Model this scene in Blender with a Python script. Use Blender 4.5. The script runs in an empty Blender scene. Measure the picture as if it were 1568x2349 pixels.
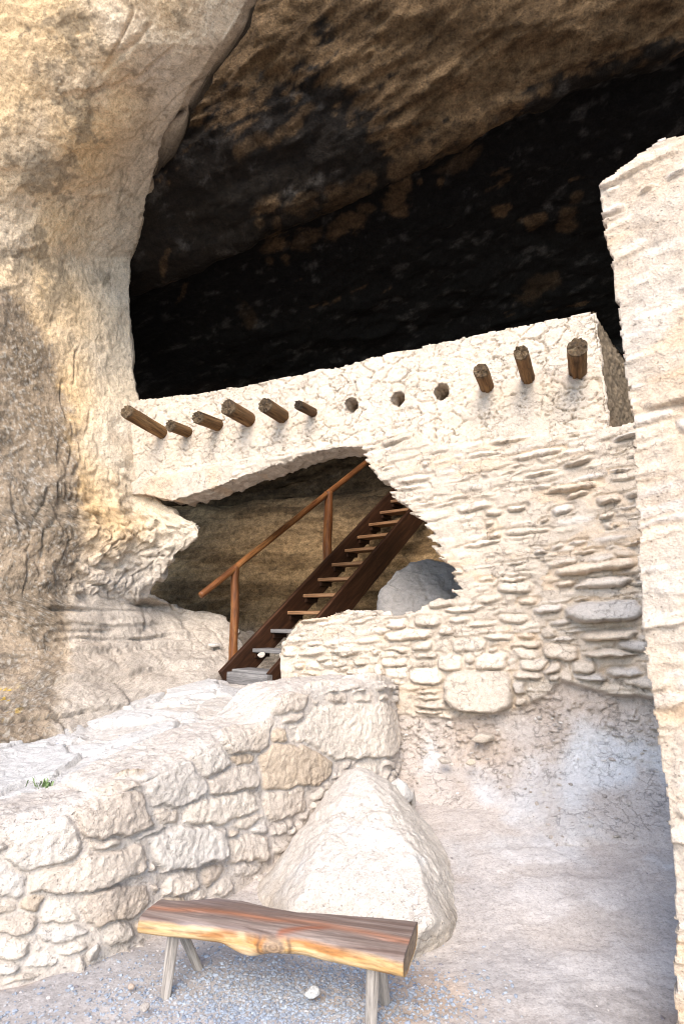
import bpy, bmesh, math, random
import numpy as np
from mathutils import Vector, Matrix

# ------------------------------------------------------------------ camera, sky, sun, exposure
sc = bpy.context.scene
COL = sc.collection
FPX, PITCH, EYE = 1400.0, math.radians(9.7), 1.6          # focal length in photo units (1568 wide), pitch, eye height
cam_d = bpy.data.cameras.new("camera"); cam = bpy.data.objects.new("camera", cam_d); COL.objects.link(cam)
cam_d.sensor_fit = 'HORIZONTAL'; cam_d.sensor_width = 36.0; cam_d.lens = 36.0 * FPX / 1568.0
cam_d.clip_start = 0.05; cam_d.clip_end = 2000.0
cam.location = (0, 0, EYE); cam.rotation_euler = (math.radians(90) + PITCH, 0, 0)
cam_d.dof.use_dof = True; cam_d.dof.focus_distance = 6.4; cam_d.dof.aperture_fstop = 9.0
sc.camera = cam

SUN_EL, SUN_AZ = math.radians(38), math.radians(190)       # azimuth clockwise from +Y: behind the camera, slightly left
w = bpy.data.worlds.new("World"); sc.world = w; w.use_nodes = True
wn = w.node_tree.nodes; wn.clear()
sky = wn.new('ShaderNodeTexSky'); sky.sky_type = 'NISHITA'; sky.sun_disc = False
sky.sun_elevation = SUN_EL; sky.sun_rotation = SUN_AZ; sky.air_density = 1.0; sky.dust_density = 0.6; sky.ozone_density = 1.6
bg = wn.new('ShaderNodeBackground'); bg.inputs['Strength'].default_value = 0.15
wo = wn.new('ShaderNodeOutputWorld')
w.node_tree.links.new(sky.outputs[0], bg.inputs[0]); w.node_tree.links.new(bg.outputs[0], wo.inputs[0])
sd = bpy.data.lights.new("sun", 'SUN'); sd.energy = 2.0; sd.angle = math.radians(36); sd.color = (1.0, 0.90, 0.78)
sun = bpy.data.objects.new("sun", sd); COL.objects.link(sun)
sv = Vector((math.sin(SUN_AZ) * math.cos(SUN_EL), math.cos(SUN_AZ) * math.cos(SUN_EL), math.sin(SUN_EL)))
sun.rotation_euler = sv.to_track_quat('Z', 'Y').to_euler(); sun.location = (0, -10, 12)
vs = sc.view_settings
vs.view_transform = 'Standard'; vs.look = 'None'; vs.exposure = 1.62; vs.gamma = 1.0; vs.use_curve_mapping = False
sc.cycles.use_denoising = True; sc.cycles.filter_width = 1.05
sc.cycles.diffuse_bounces = 5; sc.cycles.max_bounces = 8

# ------------------------------------------------------------------ measuring helpers (a photo point and a real plane give a place)
CP, SP = math.cos(PITCH), math.sin(PITCH)
CAM = np.array([0.0, 0.0, EYE])
def ray(px, py):
    a = (np.asarray(px, float) - 784) / FPX; b = (1174.5 - np.asarray(py, float)) / FPX
    return np.stack([a, CP - b * SP, SP + b * CP], -1)
def on_z(px, py, z):
    r = ray(px, py); return CAM + r * ((z - EYE) / r[..., 2])[..., None]
def on_y(px, py, y):
    r = ray(px, py); return CAM + r * (np.asarray(y) / r[..., 1])[..., None]
def plane_axes(az):
    return np.array([math.sin(az), math.cos(az), 0.0]), np.array([math.cos(az), -math.sin(az), 0.0])
def on_plane(px, py, az, d):
    n, t = plane_axes(az); r = ray(px, py); return CAM + r * (d / (r @ n))[..., None]
def plane_uz(pts, az, d):
    p = np.array(pts, float); P = on_plane(p[:, 0], p[:, 1], az, d); n, t = plane_axes(az)
    return np.stack([P @ t, P[:, 2]], -1)
def project(P):
    v = P - CAM; dep = v[..., 1] * CP + v[..., 2] * SP; up = -v[..., 1] * SP + v[..., 2] * CP
    return np.stack([784 + FPX * v[..., 0] / dep, 1174.5 - FPX * up / dep], -1)

# ------------------------------------------------------------------ noise
def _hash(ix, iy, iz, seed):
    h = (ix.astype(np.int64) * 374761393 + iy.astype(np.int64) * 668265263 + iz.astype(np.int64) * 2147483647 + seed * 1274126177) & 0xFFFFFFFF
    h = ((h ^ (h >> 13)) * 1274126177) & 0xFFFFFFFF
    h = ((h ^ (h >> 16)) * 2246822519) & 0xFFFFFFFF
    return h ^ (h >> 15)
def h01(ix, iy=None, seed=0):
    ix = np.asarray(ix); iy = np.zeros_like(ix) if iy is None else np.asarray(iy)
    return (_hash(ix, iy, np.zeros_like(ix), seed) & 0xFFFFFF) / float(0xFFFFFF)
def gnoise(p, seed=0):
    p = np.asarray(p, float)
    i = np.floor(p); f = p - i; i = i.astype(np.int64)
    u = f * f * f * (f * (f * 6 - 15) + 10)
    out = 0
    for dx in (0, 1):
        for dy in (0, 1):
            for dz in (0, 1):
                h = _hash(i[..., 0] + dx, i[..., 1] + dy, i[..., 2] + dz, seed)
                g = ((h & 1023) / 511.5 - 1) * (f[..., 0] - dx) + (((h >> 10) & 1023) / 511.5 - 1) * (f[..., 1] - dy) + (((h >> 20) & 1023) / 511.5 - 1) * (f[..., 2] - dz)
                out = out + g * (u[..., 0] if dx else 1 - u[..., 0]) * (u[..., 1] if dy else 1 - u[..., 1]) * (u[..., 2] if dz else 1 - u[..., 2])
    return out * 1.3
def fbm(p, octv=4, seed=0, gain=0.5):
    p = np.asarray(p, float); a, s, tot = 1.0, 0, 0
    for k in range(octv):
        s = s + a * gnoise(p * (2.03 ** k) + 17.3 * k, seed + k); tot += a; a *= gain
    return s / tot
def ridged(p, octv=4, seed=0, gain=0.5):
    p = np.asarray(p, float); a, s, tot = 1.0, 0, 0
    for k in range(octv):
        s = s + a * (1 - 2 * np.abs(gnoise(p * (2.07 ** k) + 9.1 * k, seed + k))); tot += a; a *= gain
    return s / tot
def uv3(u, v, k=0.0): return np.stack([u, v, np.full_like(u, k)], -1)
def sstep(a, b, x):
    t = np.clip((x - a) / (b - a), 0, 1); return t * t * (3 - 2 * t)
def voronoi(u, v, seed=0, jit=0.9):
    iu, iv = np.floor(u).astype(np.int64), np.floor(v).astype(np.int64)
    f1 = np.full(u.shape, 9.0); f2 = f1.copy(); cid = np.zeros(u.shape, np.int64)
    for dx in (-1, 0, 1):
        for dy in (-1, 0, 1):
            cx, cy = iu + dx, iv + dy
            h = _hash(cx, cy, np.zeros_like(cx), seed)
            qx = cx + 0.5 + jit * ((h & 4095) / 4095.0 - 0.5); qy = cy + 0.5 + jit * (((h >> 12) & 4095) / 4095.0 - 0.5)
            d = np.hypot(u - qx, v - qy)
            near = d < f1
            f2 = np.where(near, f1, np.minimum(f2, d)); cid = np.where(near, h, cid); f1 = np.where(near, d, f1)
    return f1, f2, (cid & 0xFFFF) / 65535.0
def in_poly(x, y, poly):
    ins = np.zeros(x.shape, bool); n = len(poly)
    for i in range(n):
        x0, y0 = poly[i]; x1, y1 = poly[(i + 1) % n]
        if y0 == y1: continue
        c = ((y0 > y) != (y1 > y)) & (x < (x1 - x0) * (y - y0) / (y1 - y0) + x0)
        ins ^= c
    return ins
def lerp3(a, b, t): return np.asarray(a) * (1 - t[..., None]) + np.asarray(b) * t[..., None]

# ------------------------------------------------------------------ mesh helpers
def make_mesh(name, V, faces, colr=None, smooth=True):
    """faces: list of (m,k) index arrays"""
    me = bpy.data.meshes.new(name)
    V = np.ascontiguousarray(V, np.float32).reshape(-1, 3)
    faces = [np.asarray(f, np.int32) for f in faces if len(f)]
    me.vertices.add(len(V)); me.vertices.foreach_set('co', V.ravel())
    loops = np.concatenate([f.ravel() for f in faces]); sizes = np.concatenate([np.full(len(f), f.shape[1], np.int32) for f in faces])
    starts = np.concatenate([[0], np.cumsum(sizes)[:-1]]).astype(np.int32)
    me.loops.add(len(loops)); me.loops.foreach_set('vertex_index', loops)
    me.polygons.add(len(sizes)); me.polygons.foreach_set('loop_start', starts)
    me.polygons.foreach_set('use_smooth', np.full(len(sizes), smooth))
    me.update(calc_edges=True); me.validate()
    if colr is not None:
        c = np.ones((len(V), 4), np.float32); c[:, :3] = np.asarray(colr).reshape(-1, 3)
        at = me.color_attributes.new('Col', 'FLOAT_COLOR', 'POINT'); at.data.foreach_set('color', c.ravel())
    return me
def grid_faces(ny, nx, flip=False):
    i = np.arange(ny * nx).reshape(ny, nx)
    f = np.stack([i[:-1, :-1], i[:-1, 1:], i[1:, 1:], i[1:, :-1]], -1).reshape(-1, 4)
    return f[:, ::-1] if flip else f
def grid_normals(P):
    du = np.gradient(P, axis=1); dv = np.gradient(P, axis=0)
    n = np.cross(du, dv); return n / (np.linalg.norm(n, axis=-1, keepdims=True) + 1e-12)
def link(name, me, mat, parent=None, loc=None):
    o = bpy.data.objects.new(name, me); COL.objects.link(o)
    if mat: me.materials.append(mat)
    if parent: o.parent = parent
    if loc is not None: o.location = loc
    return o
def tag(o, label=None, cat=None, group=None, kind=None):
    if label: o['label'] = label
    if cat: o['category'] = cat
    if group: o['group'] = group
    if kind: o['kind'] = kind
    return o
def empty(name, loc):
    o = bpy.data.objects.new(name, None); COL.objects.link(o); o.location = loc; return o
def masked_solid(Pf, keep, inward, depth, layers=5, rough=0.02, seed=0, back=True):
    """front grid Pf (ny,nx,3) where quads in keep survive; the open rim is carried back by depth along inward"""
    ny, nx = Pf.shape[:2]
    F = grid_faces(ny, nx)[keep.ravel()]
    V = Pf.reshape(-1, 3)
    e = np.concatenate([F[:, [0, 1]], F[:, [1, 2]], F[:, [2, 3]], F[:, [3, 0]]])
    key = np.sort(e, 1); k = key[:, 0].astype(np.int64) * (ny * nx) + key[:, 1]
    _, inv, cnt = np.unique(k, return_inverse=True, return_counts=True)
    be = e[cnt[inv] == 1]
    bv = np.unique(be); idx = np.full(ny * nx, -1); idx[bv] = np.arange(len(bv))
    rings, faces, prev = [V], [F], None
    base = ny * nx
    sm = V[bv].copy(); b0_, b1_ = idx[be[:, 0]], idx[be[:, 1]]; cnt_ = np.zeros(len(bv)); np.add.at(cnt_, b0_, 1); np.add.at(cnt_, b1_, 1)
    for _ in range(14):
        acc = np.zeros_like(sm); np.add.at(acc, b0_, sm[b1_]); np.add.at(acc, b1_, sm[b0_]); sm = 0.5 * sm + 0.5 * acc / cnt_[:, None]
    for L in range(1, layers + 1):
        q = (V[bv] if L == 1 else sm) + inward * depth * (L / layers)
        nz = np.stack([fbm(q * 9, 4, seed + 5), fbm(q * 9, 4, seed + 9), fbm(q * 9 * np.array([1, 1, 1.6]), 4, seed + 13)], -1)
        q = q + nz * rough * min(1.0, L / 1.5)
        a0 = be[:, 0] if prev is None else prev + idx[be[:, 0]]; a1 = be[:, 1] if prev is None else prev + idx[be[:, 1]]
        b0, b1 = base + idx[be[:, 0]], base + idx[be[:, 1]]
        faces.append(np.stack([a1, a0, b0, b1], -1)); rings.append(q); prev = base; base += len(bv)
    src = [np.arange(ny * nx)] + [bv] * layers
    if back:
        allv = np.unique(F); m = np.full(ny * nx, -1); m[allv] = base + np.arange(len(allv))
        m[bv] = prev + idx[bv]
        rings.append(V[allv] * 1.0 + inward * depth); src.append(allv)
        faces.append(m[F][:, ::-1])
    V2 = np.concatenate(rings); src = np.concatenate(src)
    used = np.unique(np.concatenate([f.ravel() for f in faces])); re = np.full(len(V2), -1); re[used] = np.arange(len(used))
    return V2[used], [re[f] for f in faces], src[used]

# ------------------------------------------------------------------ materials
def nodes_of(name):
    m = bpy.data.materials.new(name); m.use_nodes = True
    nt = m.node_tree; nt.nodes.clear()
    out = nt.nodes.new('ShaderNodeOutputMaterial'); bs = nt.nodes.new('ShaderNodeBsdfPrincipled')
    nt.links.new(bs.outputs[0], out.inputs[0]); return m, nt, bs
def N(nt, t, **kw):
    n = nt.nodes.new(t)
    for k, v in kw.items():
        if k in n.inputs: n.inputs[k].default_value = v
        else: setattr(n, k, v)
    return n
def ramp(nt, src, stops):
    r = nt.nodes.new('ShaderNodeValToRGB'); el = r.color_ramp.elements
    while len(el) < len(stops): el.new(0.5)
    for e, (p, c) in zip(el, stops):
        e.position = p; e.color = (c, c, c, 1) if not isinstance(c, tuple) else (*c, 1)
    nt.links.new(src, r.inputs[0]); return r.outputs[0]
def mixc(nt, mode, fac, a, b):
    m = nt.nodes.new('ShaderNodeMix'); m.data_type = 'RGBA'; m.blend_type = mode
    for s, v in ((m.inputs[0], fac), (m.inputs[6], a), (m.inputs[7], b)):
        if hasattr(v, 'is_output') or isinstance(v, bpy.types.NodeSocket): nt.links.new(v, s)
        else: s.default_value = v if not isinstance(v, tuple) else (*v, 1)
    return m.outputs[2]
def rock_mat(name, grain=38.0, lo=0.8, hi=1.12, bump=0.5, dist=0.012, pit=0.35, spec=0.15, speck=0.0, crack=0.0, cscale=11.0, flat=1.0):
    m, nt, bs = nodes_of(name); L = nt.links.new
    tc = N(nt, 'ShaderNodeTexCoord'); at = N(nt, 'ShaderNodeAttribute', attribute_name='Col')
    n1 = N(nt, 'ShaderNodeTexNoise', Scale=grain, Detail=8.0, Roughness=0.65); L(tc.outputs['Object'], n1.inputs['Vector'])
    n2 = N(nt, 'ShaderNodeTexNoise', Scale=grain * 4.2, Detail=6.0, Roughness=0.7); L(tc.outputs['Object'], n2.inputs['Vector'])
    vo = N(nt, 'ShaderNodeTexVoronoi', Scale=grain * 1.7); L(tc.outputs['Object'], vo.inputs['Vector'])
    c = mixc(nt, 'MULTIPLY', 1.0, at.outputs['Color'], ramp(nt, n1.outputs['Fac'], [(0.3, lo), (0.7, hi)]))
    c = mixc(nt, 'MULTIPLY', 1.0, c, ramp(nt, n2.outputs['Fac'], [(0.32, lo * 0.97), (0.62, 1.04)]))
    if speck:
        n3 = N(nt, 'ShaderNodeTexNoise', Scale=grain * 2.2, Detail=3.0); L(tc.outputs['Object'], n3.inputs['Vector'])
        c = mixc(nt, 'MULTIPLY', speck, c, ramp(nt, n3.outputs['Fac'], [(0.36, 0.35), (0.46, 1.0)]))
    prev = None
    if crack:
        wn_ = N(nt, 'ShaderNodeTexNoise', Scale=cscale * 0.9, Detail=5.0, Roughness=0.65); L(tc.outputs['Object'], wn_.inputs['Vector'])
        wa = N(nt, 'ShaderNodeVectorMath', operation='MULTIPLY_ADD'); L(wn_.outputs['Color'], wa.inputs[0]); wa.inputs[1].default_value = (1.6 / cscale,) * 3; L(tc.outputs['Object'], wa.inputs[2])
        ws = N(nt, 'ShaderNodeVectorMath', operation='MULTIPLY'); L(wa.outputs[0], ws.inputs[0]); ws.inputs[1].default_value = (1, 1, flat)
        ve = N(nt, 'ShaderNodeTexVoronoi', feature='DISTANCE_TO_EDGE', Scale=cscale); L(ws.outputs[0], ve.inputs['Vector'])
        mk = N(nt, 'ShaderNodeTexNoise', Scale=cscale * 0.45, Detail=3.0); L(tc.outputs['Object'], mk.inputs['Vector'])
        line = ramp(nt, ve.outputs['Distance'], [(0.0, 0.0), (0.04, 1.0)])
        mxl = mixc(nt, 'MIX', ramp(nt, mk.outputs['Fac'], [(0.46, 0.0), (0.56, 1.0)]), (1.0, 1.0, 1.0), line)
        c = mixc(nt, 'MULTIPLY', 1.0, c, ramp(nt, mxl, [(0.0, 1.0 - crack), (1.0, 1.0)]))
        pv = N(nt, 'ShaderNodeTexNoise', Scale=grain * 2.6, Detail=2.0); L(tc.outputs['Object'], pv.inputs['Vector'])
        pits = ramp(nt, pv.outputs['Fac'], [(0.28, 0.0), (0.36, 1.0)])
        c = mixc(nt, 'MULTIPLY', 1.0, c, ramp(nt, pits, [(0.0, 1.0 - 0.8 * crack), (1.0, 1.0)]))
        bc = N(nt, 'ShaderNodeBump', Strength=min(0.9, crack * 2.2), Distance=0.008); L(mxl, bc.inputs['Height'])
        bq = N(nt, 'ShaderNodeBump', Strength=0.8, Distance=0.006); L(pits, bq.inputs['Height']); L(bc.outputs[0], bq.inputs['Normal']); prev = bq.outputs[0]
    L(c, bs.inputs['Base Color']); bs.inputs['Roughness'].default_value = 0.95; bs.inputs['Specular IOR Level'].default_value = spec
    b1 = N(nt, 'ShaderNodeBump', Strength=bump, Distance=dist); L(n1.outputs['Fac'], b1.inputs['Height'])
    if prev: L(prev, b1.inputs['Normal'])
    b2 = N(nt, 'ShaderNodeBump', Strength=bump * 0.8, Distance=dist * 0.3); L(n2.outputs['Fac'], b2.inputs['Height']); L(b1.outputs[0], b2.inputs['Normal'])
    b3 = N(nt, 'ShaderNodeBump', Strength=pit, Distance=dist * 0.5); L(ramp(nt, vo.outputs['Distance'], [(0.0, 0.0), (0.25, 1.0)]), b3.inputs['Height']); L(b2.outputs[0], b3.inputs['Normal'])
    L(b3.outputs[0], bs.inputs['Normal']); return m
def wood_mat(name, cols, scale=(1.2, 22, 22), rough=0.7, bump=0.5, use_col=False, knots=0.0, spec=0.25):
    """grain runs along the object's own x axis"""
    m, nt, bs = nodes_of(name); L = nt.links.new
    tc = N(nt, 'ShaderNodeTexCoord'); mp = N(nt, 'ShaderNodeMapping'); mp.inputs['Scale'].default_value = scale
    L(tc.outputs['Object'], mp.inputs['Vector'])
    n0 = N(nt, 'ShaderNodeTexNoise', Scale=2.2, Detail=2.0); L(tc.outputs['Object'], n0.inputs['Vector'])
    ad = N(nt, 'ShaderNodeVectorMath', operation='MULTIPLY_ADD'); L(n0.outputs['Color'], ad.inputs[0]); ad.inputs[1].default_value = (1.2, 1.2, 1.2); L(mp.outputs[0], ad.inputs[2])
    n1 = N(nt, 'ShaderNodeTexNoise', Scale=1.0, Detail=6.0, Roughness=0.6); L(ad.outputs[0], n1.inputs['Vector'])
    n2 = N(nt, 'ShaderNodeTexNoise', Scale=5.0, Detail=5.0, Roughness=0.7); L(ad.outputs[0], n2.inputs['Vector'])
    k = len(cols)
    c = ramp(nt, n1.outputs['Fac'], [(0.28 + 0.44 * i / (k - 1), cc) for i, cc in enumerate(cols)])
    c = mixc(nt, 'MULTIPLY', 1.0, c, ramp(nt, n2.outputs['Fac'], [(0.33, 0.55), (0.55, 1.08)]))
    if use_col:
        at = N(nt, 'ShaderNodeAttribute', attribute_name='Col'); c = mixc(nt, 'MULTIPLY', 1.0, c, at.outputs['Color'])
    L(c, bs.inputs['Base Color']); bs.inputs['Roughness'].default_value = rough; bs.inputs['Specular IOR Level'].default_value = spec
    b1 = N(nt, 'ShaderNodeBump', Strength=bump, Distance=0.006); L(n1.outputs['Fac'], b1.inputs['Height'])
    b2 = N(nt, 'ShaderNodeBump', Strength=bump, Distance=0.002); L(n2.outputs['Fac'], b2.inputs['Height']); L(b1.outputs[0], b2.inputs['Normal'])
    L(b2.outputs[0], bs.inputs['Normal']); return m

M_wall = rock_mat('mud_masonry', 26, 0.80, 1.08, 0.9, 0.016, crack=0.32, cscale=9.0, flat=1.8)
M_near = rock_mat('layered_masonry', 24, 0.78, 1.08, 1.0, 0.018, crack=0.14, cscale=6.0, flat=2.5)
M_rub = rock_mat('rubble_masonry', 24, 0.78, 1.08, 1.0, 0.018, crack=0.22, cscale=8.0, flat=1.4)
M_cliff = rock_mat('cliff_rock', 16, 0.70, 1.12, 1.0, 0.035, speck=0.15, crack=0.16, cscale=2.6)
M_cave = rock_mat('sooty_cave_rock', 11, 0.45, 1.45, 1.0, 0.05)
M_ground = rock_mat('packed_dirt', 30, 0.80, 1.10, 0.6, 0.010, speck=0.3)
M_stone = rock_mat('loose_stone', 26, 0.78, 1.1, 0.9, 0.016, crack=0.22, cscale=4.0)
M_gravel = rock_mat('gravel_chip', 60, 0.85, 1.1, 0.3, 0.004)
M_beam = wood_mat('weathered_beam_wood', [(0.045, 0.028, 0.016), (0.14, 0.080, 0.036), (0.21, 0.14, 0.075)], (2, 26, 26), 0.85, 0.7, True)

AZ = math.radians(23.6); D = 5.2
WN, WT = plane_axes(AZ)                    # into the cave, along the wall to the right
def wpt(u, wd, z): return WN * (D + wd) + WT * u + np.array([0, 0, z])

# ------------------------------------------------------------------ stones laid on a face
def stone_field(q, stones, warp, power=2.8, xs=None, ys=None):
    """q (ny,nx,2) metres; stones: (centre, 2x2 half axes, protrusion).  Returns outside distance, inside depth, id, local x, local y.
    xs / ys: sorted coordinates of the columns / rows when the grid is regular (only a window is then touched)."""
    f1 = np.full(q.shape[:-1], 9.0); f2 = f1.copy(); sid = np.full(q.shape[:-1], -1)
    qq = q + warp
    lx = np.zeros_like(f1); ly = np.zeros_like(f1)
    for i, (c, A, pr) in enumerate(stones):
        ext = np.abs(A).sum(1) * 1.35 + 0.06
        c0, c1 = (np.searchsorted(xs, c[0] - ext[0]), np.searchsorted(xs, c[0] + ext[0])) if xs is not None else (0, q.shape[1])
        r0, r1 = (np.searchsorted(ys, c[1] - ext[1]), np.searchsorted(ys, c[1] + ext[1])) if ys is not None else (0, q.shape[0])
        if c1 <= c0 or r1 <= r0: continue
        W = (slice(r0, r1), slice(c0, c1))
        l = (qq[W] - c) @ np.linalg.inv(A).T
        d = (np.abs(l[..., 0]) ** power + np.abs(l[..., 1]) ** power) ** (1 / power)
        r = min(np.linalg.norm(A[:, 0]), np.linalg.norm(A[:, 1]))
        d = (d - 1) * r                                     # rough signed distance in metres
        g1, g2 = f1[W], f2[W]; near = d < g1
        f2[W] = np.where(near, g1, np.minimum(g2, d)); sid[W] = np.where(near, i, sid[W])
        lx[W] = np.where(near, l[..., 0], lx[W]); ly[W] = np.where(near, l[..., 1], ly[W]); f1[W] = np.where(near, d, g1)
    e = np.minimum(-f1, (f2 - f1) * 0.5)
    return f1, e, sid, lx, ly
def lay_courses(u0, u1, z0, z1, th, ln, dip, seed, skip=0.2, bold=None, avoid=()):
    """irregular thin courses: a list of stones for stone_field"""
    rg = random.Random(seed); out = []; z = z0
    while z < z1:
        t = th * rg.uniform(0.55, 1.6); u = u0 - rg.random() * ln
        ph = rg.uniform(0, 6.28)
        while u < u1:
            l = ln * rg.uniform(0.3, 1.7) * (0.6 + 0.4 * t / th)
            uc = u + l / 2; zc = z + t / 2 + dip * uc + 0.03 * math.sin(uc * 1.9 + ph) + rg.uniform(-0.2, 0.2) * t
            u += l * rg.uniform(0.92, 1.12)
            if rg.random() < skip: continue
            if any(abs(np.linalg.inv(A) @ (np.array([uc, zc]) - c)).max() < 1.0 for c, A, _ in avoid): continue
            an = dip + rg.gauss(0, 0.05); hh = t * 0.5 * rg.uniform(0.75, 1.05)
            ax = np.array([math.cos(an), math.sin(an)]) * l * 0.5; ay = np.array([-math.sin(an) + rg.gauss(0, .2), math.cos(an)]) * hh
            b = bold(uc, zc) if bold else 0.03
            out.append((np.array([uc, zc]), np.stack([ax, ay], 1), 0.006 + b * rg.random() ** 2.2))
        z += t * 0.98
    return out
def facets(lx, ly, sid, seed, amt=0.35):
    """each stone's face broken into a few tilted planes"""
    m = np.full(lx.shape, 1.0)
    for k in range(4):
        gx = (h01(sid, seed=seed + 3 * k) - 0.5) * 2 * amt; gy = (h01(sid, seed=seed + 3 * k + 1) - 0.5) * 2 * amt; b = 0.75 + 0.35 * h01(sid, seed=seed + 3 * k + 2)
        m = np.minimum(m, b + gx * lx + gy * ly)
    return m

# ------------------------------------------------------------------ ground
def ground_z(x, y):
    wd = x * WN[0] + y * WN[1] - D
    z = 0.26 * sstep(-2.2, -0.1, wd) * sstep(-2.5, -0.5, x) + 0.0 * x
    return z
def build_ground():
    xs = np.concatenate([[-900, -300, -100, -40, -18, -10, -6, -4], np.linspace(-2.9, 3.6, 560), [4.5, 6, 10, 18, 40, 100, 300, 900]])
    ys = np.concatenate([[-900, -300, -100, -40, -15, -6, -2, 0.0, 1.0], np.linspace(1.7, 5.9, 400), [7, 10, 20, 60, 200, 600]])
    X, Y = np.meshgrid(xs, ys)
    p = uv3(X, Y)
    fine = (sstep(-3.2, -2.9, X) - sstep(3.5, 3.9, X)) * (sstep(1.4, 1.8, Y) - sstep(5.8, 6.5, Y))
    pk = fbm(p * 1.4, 4, 21)
    crust = sstep(0.0, 0.10, fbm(p * np.array([2.6, 3.4, 1]) + 0.3 * pk[..., None], 5, 31))
    right = sstep(0.0, 1.2, X)
    h = 0.03 * pk + 0.012 * fbm(p * 7, 4, 22) + 0.006 * crust * right + 0.004 * fbm(p * 24, 4, 23, 0.6)
    # the dirt ramps a little against the rocks at the wall foot
    Z = ground_z(X, Y) + h * fine
    c = lerp3((0.46, 0.41, 0.375), (0.36, 0.335, 0.325), sstep(-0.25, 0.3, pk))
    c = lerp3(c, (0.53, 0.50, 0.49), 0.55 * sstep(-0.12, 0.22, fbm(p * np.array([2.6, 3.4, 1]), 5, 31)) * right * sstep(0.05, 0.3, fbm(p * 1.1, 3, 35) + 0.22))
    c = lerp3(c, (0.44, 0.33, 0.25), 0.7 * sstep(0.1, 0.35, fbm(p * 1.3, 3, 41)))
    wd = X * WN[0] + Y * WN[1] - D
    c = lerp3(c, lerp3((0.49, 0.43, 0.385), (0.57, 0.55, 0.54), sstep(0.0, 0.22, fbm(np.stack([X, Y, Z], -1) * 1.4, 4, 43))), sstep(-1.5, -0.5, wd + 0.8 * pk) * right)
    c = lerp3(c, (0.25, 0.21, 0.20), 0.5 * sstep(0.1, 0.4, fbm(p * 0.9, 3, 47)) * sstep(1.0, 2.2, X))
    me = make_mesh('ground', np.stack([X, Y, Z], -1), [grid_faces(*X.shape)], c)
    tag(link('ground', me, M_ground), kind='structure')
build_ground()

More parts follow.
